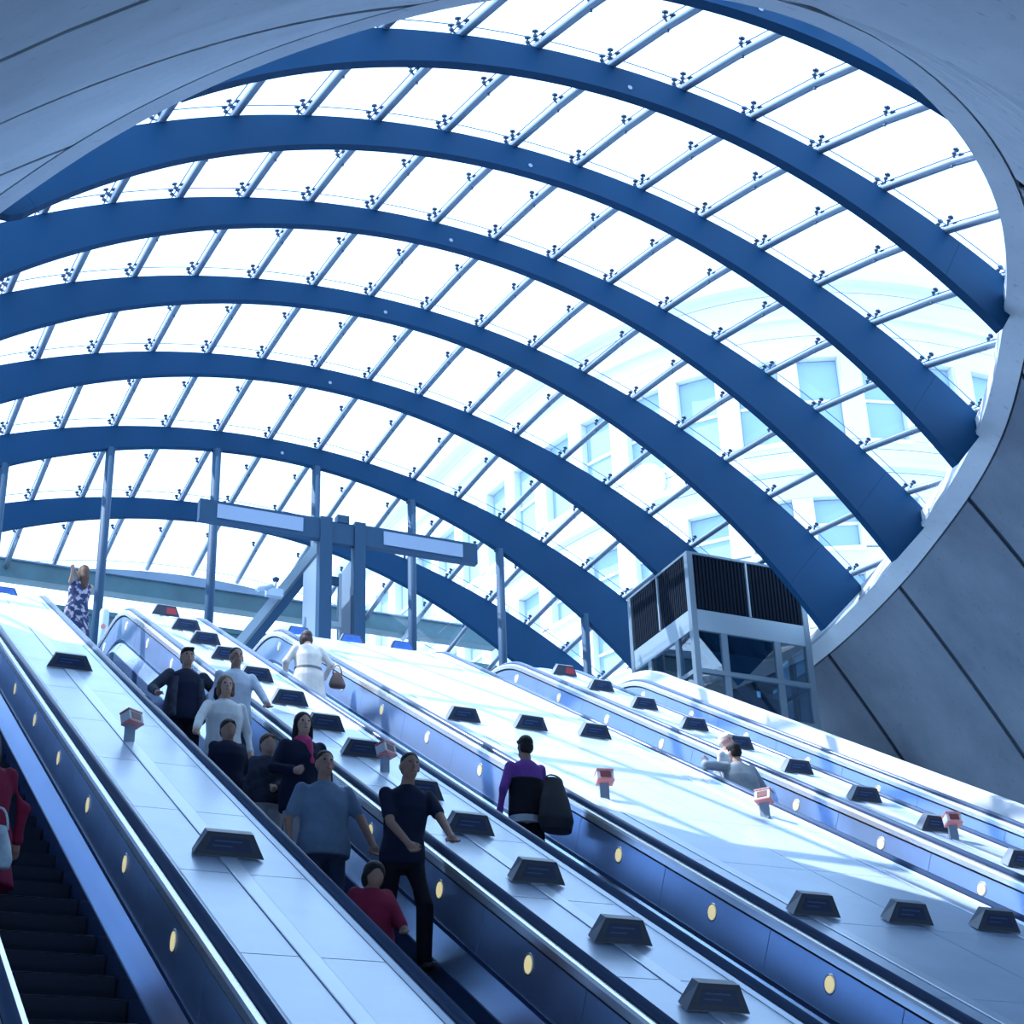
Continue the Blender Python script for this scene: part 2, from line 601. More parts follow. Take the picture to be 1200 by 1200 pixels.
for ei, xc in enumerate(CENTRES):
    y0, z0, _, _ = path_pt(T0)
    esc = empty('escalator', (xc, y0, z0 - 0.9))
    tag(esc, ESC_TXT[ei], 'escalator', 'escalators of the hall')
    off = Matrix.Translation((-xc, -y0, -(z0 - 0.9)))

    def put(o):
        o.parent = esc
        o.matrix_local = off
        return o
    for sd in (-1, 1):
        def X(a):
            return xc + sd * a
        # handrail
        sec = [(X(0.655), 0.005), (X(0.655), 0.035), (X(0.672), 0.056), (X(0.70), 0.062), (X(0.728), 0.056), (X(0.745), 0.035), (X(0.745), 0.005)]
        put(sweep(sec, T0, T_END).obj('handrail', M['rubber'], None, True))
        # trims either side of the handrail
        put(sweep([(X(0.602), -0.075), (X(0.632), -0.075), (X(0.650), -0.02), (X(0.650), 0.012), (X(0.610), 0.004), (X(0.602), -0.02)], T0, T_END).obj('inner_trim', M['trim']))
        put(sweep([(X(0.750), -0.03), (X(0.80), -0.03), (X(0.80), 0.004), (X(0.768), 0.022), (X(0.750), 0.018)], T0, T_END).obj('outer_trim', M['plate']))
        put(sweep(rect(X(0.62), X(0.80), -0.10, -0.06), T0, T_END).obj('handrail_base', M['under']))
        # sloping inner ledge and skirt
        put(sweep([(X(0.655), -0.47), (X(0.52), -0.68), (X(0.52), -0.70), (X(0.655), -0.50)], T0, T_END).obj('inner_ledge', M['ledge']))
        put(sweep(rect(X(0.515), X(0.53), -1.02, -0.69), T0, T_END).obj('skirt', M['rubber']))
        put(sweep(rect(X(0.612), X(0.632), -0.50, -0.465), T0, T_END).obj('skirting_bead', M['rubber']))
        # balustrade panels with uplights
        for a, b in zip(KNOTS[:-1], KNOTS[1:]):
            put(sweep(rect(X(0.622), X(0.65), -0.475, -0.07), a + 0.005, b - 0.005).obj('balustrade_panel', M['panel']))
            t = a + PITCH_T / 2
            if b - a < PITCH_T * 0.8:
                continue
            y, z, ny, nz = path_pt(t)
            q = Vector((X(0.62), y - 0.235 * ny, z - 0.235 * nz))
            mw = off @ Matrix.Translation(q) @ (Matrix.Rotation(math.pi, 4, 'Z') if sd > 0 else Matrix.Identity(4))
            lamp = from_mesh('lamp', LAMP_RING, esc, mw)
            from_mesh('lens', LAMP_LENS, lamp)
    # steps
    y = STEP_Y0
    while nose_z(y) < LAND_Z - 0.02:
        st = from_mesh('step', STEP, esc, off @ Matrix.Translation((xc, y, nose_z(y))))
        if y < 14 and ei == 0:
            from_mesh('nosing_strip', EDGE, st)
        y += 0.4
    # dark truss under the steps
    put(sweep(rect(xc - 0.52, xc + 0.52, -1.30, -1.12), T0, T_TOP).obj('truss', M['under']))
    put(sweep(rect(xc - 0.50, xc + 0.50, -1.08, -1.0), T_TOP + ARC, T_END).obj('landing_plate', M['ledge']))

DECKS = [('leftmost', -1.4, 1.33, [0.55], 0), ('left', 2.93, 3.87, [3.31], 0), ('panel', 5.47, 6.40, [5.83], 0), ('wide', 8.00, 10.72, [8.24, 10.34], 9.36), ('right', 12.32, 13.23, [12.70], 0)]
DECK_TXT = ['pale steel deck in the bottom left corner, left of every escalator',
            'pale steel deck with two dark panels between the two leftmost escalators',
            'narrow steel deck lined by a long row of dark panels',
            'widest pale steel deck, with rows of three panels across it',
            'narrow sunlit steel deck between the two rightmost escalators']
for (nm, x0, x1, strips, mid), txt in zip(DECKS, DECK_TXT):
    y0, z0, _, _ = path_pt(T0)
    dk = empty('escalator_deck', ((x0 + x1) / 2, y0, z0 - 0.5))
    tag(dk, txt, 'deck', 'decks between the escalators')
    off = Matrix.Translation((-(x0 + x1) / 2, -y0, -(z0 - 0.5)))

    def put(o):
        o.parent = dk
        o.matrix_local = off
        return o
    put(sweep(rect(x0 + 0.002, x1 - 0.002, -0.5, -0.022), T0, T_END).obj('deck_frame', M['under']))
    xs = [x0]
    for s in strips:
        put(sweep([(s, -0.02), (s + 0.13, -0.02), (s + 0.13, 0.008), (s + 0.122, 0.011), (s + 0.008, 0.011), (s, 0.008)], T0, T_END).obj('cover_strip', M['strip']))
        xs += [s, s + 0.13]
    xs.append(x1)
    spans = [(xs[i], xs[i + 1]) for i in range(0, len(xs), 2)]
    if mid:
        spans = [spans[0], (spans[1][0], mid), (mid, spans[1][1]), spans[2]]
    for a, b in spans:
        for t0, t1 in zip(KNOTS[:-1], KNOTS[1:]):
            put(sweep(rect(a + 0.006, b - 0.006, -0.022, 0.0), t0 + 0.007, t1 - 0.007).obj('deck_plate', M['plate']))

# white parapet beside the rightmost escalator
pp = empty('parapet', (14.9, path_pt(T0)[0], path_pt(T0)[1] - 0.5))
tag(pp, 'white sloping parapet right of the last escalator, rolling over at top', 'parapet')
off = Matrix.Translation((-14.9, -path_pt(T0)[0], -(path_pt(T0)[1] - 0.5)))
o = sweep([(14.84, -0.6), (15.02, -0.6), (15.02, 0.225), (14.99, 0.235), (14.87, 0.235), (14.84, 0.225)], T0, T_TOP + ARC + 0.9).obj('wall_face', M['parapet'], pp)
o.matrix_local = off
o = sweep([(15.02, -0.5), (16.6, -0.5), (16.6, -0.45), (15.02, -0.45)], T0, T_END).obj('side_deck', M['under'], pp)
o.matrix_local = off

# ------------------------------------------------------------------ information panels and stop units
# local frame: x across, y up the slope, z off the deck
W, TW, D, HT = 0.47, 0.30, 0.17, 0.165
base = [(-W / 2, 0, -0.002), (W / 2, 0, -0.002), (W / 2 - 0.03, D, -0.002), (-W / 2 + 0.03, D, -0.002)]
topv = [(-TW / 2, 0.055, HT), (TW / 2, 0.055, HT), (TW / 2, 0.055 + 0.09, HT), (-TW / 2, 0.055 + 0.09, HT)]
CASE = raw_mesh('panel_case', base + topv, [(0, 3, 2, 1), (4, 5, 6, 7), (0, 1, 5, 4), (1, 2, 6, 5), (2, 3, 7, 6), (3, 0, 4, 7)], M['info_case'])


def on_front(u, w, out=0.004):
    """u across -1..1, w up 0..1 on the sloping front face"""
    hw = (W / 2) * (1 - w) + (TW / 2) * w
    return (u * hw, 0.055 * w - out, HT * w + out * 0.3)


def front_quad(name, u0, u1, w0, w1, m, out):
    q = [on_front(u0, w0, out), on_front(u1, w0, out), on_front(u1, w1, out), on_front(u0, w1, out)]
    q2 = [on_front(u0, w0, out - 0.003), on_front(u1, w0, out - 0.003), on_front(u1, w1, out - 0.003), on_front(u0, w1, out - 0.003)]
    return raw_mesh(name, q + q2, [(0, 1, 2, 3), (4, 7, 6, 5), (0, 4, 5, 1), (1, 5, 6, 2), (2, 6, 7, 3), (3, 7, 4, 0)], m)


FRONT = front_quad('front_plate', -0.985, 0.985, 0.02, 0.985, M['info_front'], 0.0025)
FACE = front_quad('display', -0.72, 0.72, 0.22, 0.80, M['info_face'], 0.004)
FACE_BLUE = front_quad('display', -0.84, 0.84, 0.14, 0.88, M['info_blue'], 0.004)
FACE_RED = front_quad('display', 0.02, 0.85, 0.22, 0.80, M['info_red'], 0.004)
LINE_A = front_quad('print_line', -0.55, 0.45, 0.60, 0.66, M['info_text'], 0.0065)
LINE_B = front_quad('print_line', -0.55, 0.10, 0.40, 0.45, M['info_text'], 0.0065)


def deck_matrix(x, t):
    y, z, ny, nz = path_pt(t)
    return Matrix(((1, 0, 0, x), (0, nz, ny, y + 0.014 * ny), (0, -ny, nz, z + 0.014 * nz), (0, 0, 0, 1)))


def info_panel(x, t, label, style='navy', group=None, widen=1.0):
    e = empty('information_panel')
    e.matrix_world = deck_matrix(x, t)
    tag(e, label, 'sign', group)
    from_mesh('panel_case', CASE, e)
    from_mesh('front_plate', FRONT, e)
    e.scale = (widen, 1, 1)
    d = from_mesh('display', {'navy': FACE, 'blue': FACE_BLUE, 'red': FACE_RED}[style], e)
    if style != 'red':
        from_mesh('print_line', LINE_A, d)
        from_mesh('print_line', LINE_B, d)


info_panel(3.38, 12.26, 'large dark trapezoid panel on the leftmost decks, lower one of the pair', 'navy', None, 1.16)
info_panel(3.38, 20.58, 'dark trapezoid panel near the top of the left deck, upper of the pair', 'navy', None, 1.16)
info_panel(3.44, 28.35, 'small blue sign at the left edge of the photo on the landing', 'blue')
for i, t in enumerate([9.35, 10.73, 12.27, 13.79, 15.10, 16.95, 18.36, 19.89, 21.57, 23.24, 24.65, 26.03]):
    info_panel(5.90, t, 'dark trapezoid panel, %s from the bottom of the narrow panel-lined deck' % ORD[i], 'navy', 'panels along the narrow deck')
info_panel(5.90, 27.68, 'grey panel with a red patch, topmost on the narrow panel-lined deck', 'red', 'panels along the narrow deck')
for i, (x, nm) in enumerate(((8.32, 'left'), (9.27, 'middle'), (10.2, 'right'))):
    info_panel(x, 11.97, 'dark trapezoid panel, %s of the lower row of three on the widest deck' % nm, 'navy', 'lower row on the wide deck')
    info_panel(x, 20.3, 'navy trapezoid panel, %s of the upper row of three on the widest deck' % nm, 'navy', 'upper row on the wide deck')
    info_panel(x, 28.25, 'bright blue sign, %s of three at the crest of the widest deck' % nm, 'blue', 'blue signs at the deck crest')
for i, t in enumerate([14.89, 16.44, 17.90, 19.48, 21.04, 22.37, 24.02, 25.62]):
    info_panel(12.77, t - 0.12, 'sunlit trapezoid panel, %s from the bottom of the narrow right deck' % ORD[i], 'navy', 'panels along the right deck')
info_panel(12.77, 27.0, 'white panel with a red patch, topmost on the narrow right deck', 'red', 'panels along the right deck')

# emergency stop units
HX, HZ = 0.075, 0.055
STOP_POST = raw_mesh('post', *(lambda g: (g.v, g.f))(Geo().box(-0.05, 0.035, -0.018, 0.018, 0, 0.15)), M['stop_post'])
oct_ = [(-HX, -0.035), (-HX + 0.02, -HZ), (HX - 0.02, -HZ), (HX, -0.035), (HX, 0.035), (HX - 0.02, HZ), (-HX + 0.02, HZ), (-HX, 0.035)]
hv = [(x, -0.055, z) for x, z in oct_] + [(x, 0.045, z) for x, z in oct_]
STOP_HEAD = raw_mesh('head', hv, [tuple(range(8)), tuple(range(15, 7, -1))] + [(i, (i + 1) % 8, 8 + (i + 1) % 8, 8 + i) for i in range(8)], M['stop_white'])
STOP_BAND = raw_mesh('red_band', *(lambda g: (g.v, g.f))(Geo().box(-HX - 0.002, HX + 0.002, -0.060, 0.047, HZ - 0.010, HZ + 0.003)), M['stop_red'])
STOP_FACE = raw_mesh('button_face', *(lambda g: (g.v, g.f))(Geo().box(-0.048, 0.048, -0.0585, -0.05, -0.028, 0.030)), M['stop_dark'])
STOP_BUTTON = raw_mesh('button', *(lambda g: (g.v, g.f))(Geo().tube([(0, -0.066, 0), (0, -0.058, 0)], 0.014, 10)), M['stop_red'])
for x, t, ang, lab in ((3.37, 16.41, -0.55, 'shaded red-topped stop unit on a short post, on the left deck'),
                       (5.93, 16.28, -0.55, 'red-topped stop unit on the narrow panel-lined deck, behind the dark-shirted man'),
                       (8.36, 16.16, 0.25, 'red and white stop unit on the widest deck beside the purple-top rider'),
                       (10.30, 16.09, 0.95, 'white and red stop unit seen side-on, near the grey-jacket riders'),
                       (12.75, 15.97, 0.25, 'sunlit red and white stop unit on the narrow right deck')):
    e = empty('emergency_stop')
    y, z, ny, nz = path_pt(t)
    e.matrix_world = Matrix.Translation((x, y, z)) @ Matrix.Rotation(-ang, 4, 'Z') @ Matrix.Scale(1.2, 4)
    tag(e, lab, 'stop button', 'emergency stop units')
    p = from_mesh('post', STOP_POST, e, Matrix.Translation((0, 0, -0.01)))
    h = from_mesh('head', STOP_HEAD, e, Matrix.Translation((0, 0, 0.195)) @ Matrix.Rotation(-0.25, 4, 'X'))
    from_mesh('red_band', STOP_BAND, h)
    from_mesh('red_band', STOP_BAND, h, Matrix.Translation((0, 0, -0.102)))
    fc = from_mesh('button_face', STOP_FACE, h)

# ------------------------------------------------------------------ glass roof
ARCH_K = np.arange(0, 9)
CROWN = np.array([14.80, 16.09, 17.04, 17.73, 18.19, 18.42, 18.41, 18.24, 17.86])
RAD = np.array([10.2, 11.76, 12.83, 13.92, 14.53, 14.99, 15.68, 16.06, 16.6])
XA = 9.40


def spl(arr, k):
    # quadratic through the three nearest samples
    i = int(min(max(round(k), 1), 7))
    x = k - i
    a, b, c = arr[i - 1], arr[i], arr[i + 1]
    return b + x * (c - a) / 2 + x * x * (a - 2 * b + c) / 2


def arch_y(k):
    return 12.927 + 3.1406 * k


def roof_pt(k, arc, lift=0.0):
    r = spl(RAD, k)
    c = spl(CROWN, k) - r
    th = arc / r
    return (XA + (r + lift) * math.sin(th), arch_y(k), c + (r + lift) * math.cos(th))


def foot_arc(k, z=13.86):
    r = spl(RAD, k)
    c = spl(CROWN, k) - r
    return r * math.acos(max(-1, min(1, (z - c) / r)))


def thick(a):
    return 0.43 + (0.0108 * a * a - 2.3e-5 * a ** 4 if a > 0 else 0.0066 * a * a)


ARCH_TXT = ['frontmost blue steel arch, mostly hidden behind the concrete rim at the top',
            'second blue steel arch from the front, uppermost complete curve in view',
            'third blue steel arch from the front of the glass roof',
            'fourth blue steel arch from the front of the glass roof',
            'fifth blue steel arch, its right end crossing in front of the lift tower',
            'sixth blue steel arch, running down behind the top of the lift tower',
            'seventh blue steel arch, standing on the row of slim columns',
            'rearmost blue steel arch, behind the slim columns and the sign gantry']


def arch_geo(k, a0, a1, n):
    r = spl(RAD, k)
    c = spl(CROWN, k) - r
    y = arch_y(k)
    v, f = [], []
    for i in range(n + 1):
        a = a0 + (a1 - a0) * i / n
        th = a / r
        ri = r - thick(a)
        if k == 0 or (k <= 2 and a < 0):
            # the foot is cut level where it lands behind the concrete rim
            ri = max(ri, min(r - 0.02, (13.70 - c) / math.cos(th)))
        for rr, yy in ((r, -0.075), (r, 0.075), (ri, 0.075), (ri, -0.075)):
            v.append((XA + rr * math.sin(th), y + yy, c + rr * math.cos(th)))
    for i in range(n):
        for j in range(4):
            q = (j + 1) % 4
            f.append((i * 4 + j, i * 4 + q, (i + 1) * 4 + q, (i + 1) * 4 + j))
    f += [(0, 1, 2, 3), (n * 4 + 3, n * 4 + 2, n * 4 + 1, n * 4)]
    return v, f


for k in range(8):
    fa = foot_arc(k)
    fr_ = foot_arc(k, (13.86, 14.03, 13.84, 13.80, 13.84, 13.86, 13.86, 13.86)[k])
    e = empty('roof_arch', (XA, arch_y(k), 13.4))
    tag(e, ARCH_TXT[k], 'arch', 'blue arches of the glass roof', 'thing')
    off = Matrix.Translation((-XA, -arch_y(k), -13.4))
    fl = min(1.2, fa * 0.2)
    for nm, a0, a1, n in (('arch_rib', -fa + fl + 0.002, fr_ - fl - 0.002, 56), ('arch_foot', -fa, -fa + fl - 0.002, 6), ('arch_foot', fr_ - fl + 0.002, fr_, 6)):
        o = mesh_obj(nm, *arch_geo(k, a0, a1, n), M['blue_steel'], e)
        o.matrix_local = off
    q = roof_pt(k, 0.25, -0.30)
    o = Geo().tube([(q[0], q[1] - 0.085, q[2]), (q[0], q[1] - 0.07, q[2])], 0.035, 12).obj('face_disc', M['tube_steel'], e)
    o.matrix_local = off

roof = empty('glass_roof', (XA, arch_y(4), 13.4))
tag(roof, 'domed glass roof of clear panes held on round steel tubes', 'roof', None, 'thing')
roff = Matrix.Translation((-XA, -arch_y(4), -13.4))
SP = 1.12
LIFT_TUBE, LIFT_GLASS = 0.065, 0.23
KF = [-0.32] + [i * 0.5 for i in range(0, 16)] + [8.0]


def k_range(j):
    """k values along which purlin j exists (inside the oval)"""
    return [k for k in KF if foot_arc(k, 13.80) > abs(j) * SP - 0.02]


# front end of each purlin: where it meets the ground plane ring
for j in range(-14, 15):
    ks = k_range(j)
    if len(ks) < 2:
        continue
    a = j * SP
    # extend forward to the rim
    k0 = ks[0]
    if k0 > -0.3:
        for t in range(20):
            kk = k0 - 0.025 * (t + 1)
            if foot_arc(kk, 13.80) <= abs(a):
                break
            last = kk
        else:
            last = kk
        if t > 0:
            ks = [last] + ks
    pts = [roof_pt(k, a, LIFT_TUBE) for k in ks]
    o = Geo().tube(pts, 0.06, 10).obj('purlin_tube', M['tube_steel'], roof, True)
    o.matrix_local = roff
    pts = [roof_pt(k, a, LIFT_GLASS - 0.012) for k in ks]
    o = Geo().tube(pts, 0.011, 4).obj('glazing_joint', M['gasket'], roof)
    o.matrix_local = roff

# transverse glazing joints over each arch
for k in range(0, 9):
    fa = foot_arc(k, 13.85)
    pts = [roof_pt(k, -fa + 2 * fa * i / 48, LIFT_GLASS - 0.012) for i in range(49)]
    o = Geo().tube(pts, 0.011, 4).obj('glazing_joint', M['gasket'], roof)
    o.matrix_local = roff

# panes
K_EDGES = [-0.32] + list(range(0, 9))
for bi in range(len(K_EDGES) - 1):
    ka, kb = K_EDGES[bi], K_EDGES[bi + 1]
    for j in range(-14, 14):
        a0, a1 = j * SP, (j + 1) * SP
        m = (a0 + a1) / 2
        if min(abs(a0), abs(a1)) > foot_arc(kb, 13.8):
            continue
        rows = []
        for i in range(5):
            k = ka + (kb - ka) * i / 4
            fa = foot_arc(k, 13.72)
            c0, c1 = max(-fa, min(fa, a0 + 0.012)), max(-fa, min(fa, a1 - 0.012))
            if c1 - c0 < 0.02:
                continue
            kk = k + (0.004 if i == 0 else -0.004 if i == 4 else 0)
            rows.append([roof_pt(kk, c0, LIFT_GLASS), roof_pt(kk, (c0 + c1) / 2, LIFT_GLASS), roof_pt(kk, c1, LIFT_GLASS)])
        if len(rows) < 2:
            continue
        n = len(rows)
        v = [p for r_ in rows for p in r_]
        f = [(i * 3 + q, i * 3 + q + 1, i * 3 + 4 + q, i * 3 + 3 + q) for i in range(n - 1) for q in range(2)]
        o = mesh_obj('glass_pane', v, f, M['glass'], roof, True)
        o.matrix_local = roff

# spider fittings: local z along the roof normal, y along the purlin, x across
def spider(double):
    g = Geo()
    for (sx, sy, hh) in ([(-0.075, 0.0, 0.17), (0.035, 0.0, 0.16)] if not double else [(-0.085, 0.11, 0.17), (-0.085, -0.14, 0.17), (0.045, 0.10, 0.16), (0.045, -0.12, 0.16)]):
        g.tube([(0, sy * 0.25, -0.01), (sx * 0.55, sy * 0.8, 0.05), (sx, sy, 0.085)], 0.016, 6)
        g.tube([(sx, sy, 0.06), (sx, sy, hh - 0.012)], 0.014, 6)
        g.tube([(sx, sy, hh - 0.02), (sx, sy, hh)], 0.046, 8)
        g.tube([(sx, sy, 0.085), (sx, sy, 0.11)], 0.034, 8)
    g.tube([(0, 0, -0.09), (0, 0, 0.03)], 0.02, 6)
    return g


g1, g2 = spider(False), spider(True)
SPID_M = raw_mesh('glazing_clamp', g1.v, g1.f, M['fitting'])
SPID_A = raw_mesh('arch_bracket', g2.v, g2.f, M['fitting'])
for j in range(-13, 14):
    a = j * SP
    for i in range(0, 16):
        k = i * 0.5
        if abs(a) > foot_arc(k, 13.95):
            continue
        r = spl(RAD, k)
        th = a / r
        p0 = Vector(roof_pt(k, a, LIFT_TUBE))
        p1 = Vector(roof_pt(min(k + 0.1, 7.99), a, LIFT_TUBE))
        ya = (p1 - p0).normalized()
        za = Vector((math.sin(th), 0, math.cos(th)))
        za = (za - ya * za.dot(ya)).normalized()
        xa = ya.cross(za)
        mw = Matrix(((xa[0], ya[0], za[0], p0[0]), (xa[1], ya[1], za[1], p0[1]), (xa[2], ya[2], za[2], p0[2]), (0, 0, 0, 1)))
        from_mesh('arch_bracket' if i % 2 == 0 else 'glazing_clamp', SPID_A if i % 2 == 0 else SPID_M, roof, roff @ mw)

# rear end of the roof: curved fascia over a straight beam
Y8 = arch_y(8)
BZ0, BZ1 = 0.4490 * Y8, 0.4605 * Y8
xs = np.linspace(-1.5, 17.4, 60)
r8, c8 = spl(RAD, 8), spl(CROWN, 8) - spl(RAD, 8)
rows_lo, rows_hi = [], []
for x in xs:
    zt = c8 + math.sqrt(max(0.1, r8 * r8 - (x - XA) ** 2))
    rows_hi.append(max(zt - 0.02, BZ1 + 0.012))
g = Geo()
v = []
for x, zh in zip(xs, rows_hi):
    v += [(x, Y8 - 0.05, BZ1 + 0.01), (x, Y8 - 0.05, zh), (x, Y8 + 0.12, zh), (x, Y8 + 0.12, BZ1 + 0.01)]
f = [(i * 4 + j, i * 4 + (j + 1) % 4, (i + 1) * 4 + (j + 1) % 4, (i + 1) * 4 + j) for i in range(len(xs) - 1) for j in range(4)]
f += [(0, 1, 2, 3), (len(xs) * 4 - 1, len(xs) * 4 - 2, len(xs) * 4 - 3, len(xs) * 4 - 4)]
o = mesh_obj('fascia_panel', v, f, M['fascia'])
tag(o, 'pale blue curved fascia above the teal beam at the roof end', 'fascia', None, 'thing')
bm_ = empty('header_beam', (9.4, Y8, BZ0))
tag(bm_, 'long straight teal beam at the far end of the glass roof', 'beam', None, 'thing')
boff = Matrix.Translation((-9.4, -Y8, -BZ0))
o = Geo().box(-2, 17.5, Y8 - 0.16, Y8 + 0.2, BZ0, BZ1).obj('beam_web', M['teal'], bm_)
o.matrix_local = boff
o = Geo().box(-2, 17.5, Y8 - 0.22, Y8 + 0.25, BZ1, BZ1 + 0.03).obj('beam_cap', M['fascia'], bm_)
o.matrix_local = boff
# lower teal screen beyond the landing
LZ = 0.436 * Y8
sc = empty('entrance_screen', (9.4, Y8, LAND_Z))
tag(sc, 'low teal entrance screen under the straight beam beyond the landing', 'screen')
soff = Matrix.Translation((-9.4, -Y8, -LAND_Z))
for i in range(10):
    o = Geo().box(-2 + i * 1.95 + 0.02, -2 + (i + 1) * 1.95 - 0.02, Y8 - 0.05, Y8 + 0.05, LAND_Z, LZ - 0.12).obj('screen_panel', M['teal'], sc)
    o.matrix_local = soff
o = Geo().box(-2, 17.5, Y8 - 0.09, Y8 + 0.09, LZ - 0.12, LZ).obj('screen_rail', M['teal'], sc)
o.matrix_local = soff

# slim columns under the seventh arch
YC = arch_y(6)
r6, c6 = spl(RAD, 6), spl(CROWN, 6) - spl(RAD, 6)
COLS = [0.123, 0.1885, 0.2590, 0.3290, 0.3990, 0.4655, 0.5305]
for i, dx in enumerate(COLS):
    x = dx * YC
    a = r6 * math.asin((x - XA) / r6)
    zt = c6 + math.sqrt(r6 * r6 - (x - XA) ** 2) - thick(a) / math.cos(a / r6) + 0.02
    e = empty('roof_column', (x, YC, LAND_Z))
    tag(e, 'slim blue steel column, %s of the row from the left under the glass roof' % ORD[i], 'column', 'slim columns', 'thing')
    Geo().tube([(0, 0, 0.02), (0, 0, zt - LAND_Z)], 0.095, 14).obj('shaft', M['gantry'], e, True)
    Geo().box(-0.2, 0.2, -0.2, 0.2, 0, 0.025).obj('base_plate', M['gantry'], e)
    Geo().box(-0.10, 0.10, -0.07, 0.07, zt - LAND_Z - 0.05, zt - LAND_Z).obj('top_plate', M['gantry'], e)

# ------------------------------------------------------------------ sign gantry
GY = 28.6
gf = GY / 28.0
ga = empty('sign_gantry', (9.8 * gf, GY, LAND_Z))
tag(ga, 'blue steel sign gantry with two posts and long arms above the escalators', 'gantry')
goff = Matrix.Translation((-9.8 * gf, -GY, -LAND_Z))


def gp(o):
    o.parent = ga
    o.matrix_local = goff
    return o


for x0, x1 in ((9.32, 9.56), (10.01, 10.23)):
    x0, x1 = x0 * gf, x1 * gf
    gp(Geo().box(x0, x1, GY, GY + 0.22, LAND_Z, 14.80 * gf).obj('post', M['gantry']))
    gp(Geo().box(x0 + 0.01, x1 - 0.01, GY + 0.225, GY + 1.05, LAND_Z, 14.05 * gf).obj('post_fin', M['fascia']))  # paler than the post: sunlight on its side put into the colour
for x0, x1, a0, a1 in ((6.99, 9.32, 7.32, 8.98), (10.23, 12.57, 10.60, 12.25)):
    x0, x1, a0, a1 = [q * gf for q in (x0, x1, a0, a1)]
    arm = gp(Geo().box(x0, x1 , GY + 0.03, GY + 0.19, 14.335 * gf, 14.765 * gf).obj('sign_arm', M['gantry']))
    o = Geo().box(a0, a1, GY + 0.012, GY + 0.028, 14.415 * gf, 14.70 * gf).obj('sign_face', M['gantry_panel'], arm)
gp(Geo().box(9.57 * gf, 10.0 * gf, GY + 0.04, GY + 0.18, 14.30 * gf, 14.74 * gf).obj('centre_box', M['gantry']))
gp(Geo().box(9.66 * gf, 9.90 * gf, GY + 0.02, GY + 0.2, 14.745 * gf, 14.90 * gf).obj('top_box', M['gantry']))
gp(Geo().box(9.575 * gf, 9.63 * gf, GY + 0.3, GY + 0.36, 12.6 * gf, 13.9 * gf).obj('frame_rail', M['lift_frame']))
gp(Geo().box(9.80 * gf, 9.86 * gf, GY + 0.3, GY + 0.36, 12.7 * gf, 13.8 * gf).obj('frame_rail', M['lift_fascia']))
gp(Geo().box(9.63 * gf, 9.80 * gf, GY + 0.3, GY + 0.36, 13.55 * gf, 13.72 * gf).obj('frame_rail', M['gantry']))
gp(Geo().box(9.63 * gf, 9.80 * gf, GY + 0.3, GY + 0.36, 12.7 * gf, 12.8 * gf).obj('frame_rail', M['lift_fascia']))

# raking stair rail left of the gantry and the security camera on it
DY = 29.9
df = DY / 28.0
sr = empty('raking_rail', (7.8 * df, DY, LAND_Z))
tag(sr, 'raking steel rail rising to the sign gantry from the lower left', 'rail')
p0, p1 = Vector((7.93 * df, DY, 12.05 * df)), Vector((9.30 * df, DY, 14.12 * df))
d = (p1 - p0)
pa = p0 - d * 0.72
for nm, m, sh, w, dd in (('rail_top', 'lift_fascia', 0.06, 0.10, 0.0), ('rail_groove', 'lift_frame', -0.045, 0.10, 0.05), ('rail_bottom', 'gantry', -0.15, 0.10, 0.02)):
    nrm = Vector((-d.z, 0, d.x)).normalized() * sh
    o = Geo().beam(pa + nrm + Vector((0, dd, 0)), p1 + nrm + Vector((0, dd, 0)), 0.16, w, (0, 1, 0)).obj(nm, M[m], sr)
    o.matrix_local = Matrix.Translation((-7.8 * df, -DY, -LAND_Z))

q = at_y(318, 690, 29.6)
cc = empty('security_camera', tuple(q))
tag(cc, 'small grey security camera cluster on the raking rail', 'camera')
Geo().tube([(-0.28, -0.05, -0.08), (0.02, 0.02, 0.07)], 0.055, 10).obj('housing', M['cctv'], cc, True)
Geo().tube([(-0.30, -0.052, -0.092), (-0.26, -0.044, -0.070)], 0.066, 10).obj('hood', M['cctv'], cc, True)
Geo().box(-0.09, 0.24, -0.02, 0.12, -0.14, 0.02).obj('mount', M['cctv'], cc)
Geo().tube([(0.08, 0.05, 0.0), (0.10, 0.05, 0.22)], 0.03, 8).obj('stalk', M['cctv'], cc, True)
Geo().tube([(0.10, 0.05, 0.19), (0.10, 0.05, 0.25), (0.10, 0.05, 0.29)], [0.05, 0.075, 0.02], 10).obj('dome', M['gantry'], cc, True)

# ------------------------------------------------------------------ lift tower
LX0, LX1, LY0, LY1 = 16.72, 19.5, 27.0, 29.55
LT = 14.86
lt = empty('lift_tower', (LX0, LY0, LAND_Z))
tag(lt, 'glazed grey lift tower with dark louvred top beside the last escalator', 'lift')
loff = Matrix.Translation((-LX0, -LY0, -LAND_Z))


def lp(o, parent=None):
    if parent is None:
        o.parent = lt
        o.matrix_local = loff
    else:
        o.parent = parent
    return o


PW = 0.13
for x in (LX0, LX1 - PW):
    for y in (LY0, LY1 - PW):
        lp(Geo().box(x, x + PW, y, y + PW, LAND_Z, LT).obj('corner_post', M['lift_frame']))
# each side: (origin, direction u, length, outward normal)
SIDES = [((LX0 + PW, LY0, 0), (1, 0, 0), LX1 - LX0 - 2 * PW, (0, -1, 0)), ((LX0, LY0 + PW, 0), (0, 1, 0), LY1 - LY0 - 2 * PW, (-1, 0, 0)),
         ((LX0 + PW, LY1 - 0.1, 0), (1, 0, 0), LX1 - LX0 - 2 * PW, (0, 1, 0)), ((LX1 - 0.1, LY0 + PW, 0), (0, 1, 0), LY1 - LY0 - 2 * PW, (1, 0, 0))]


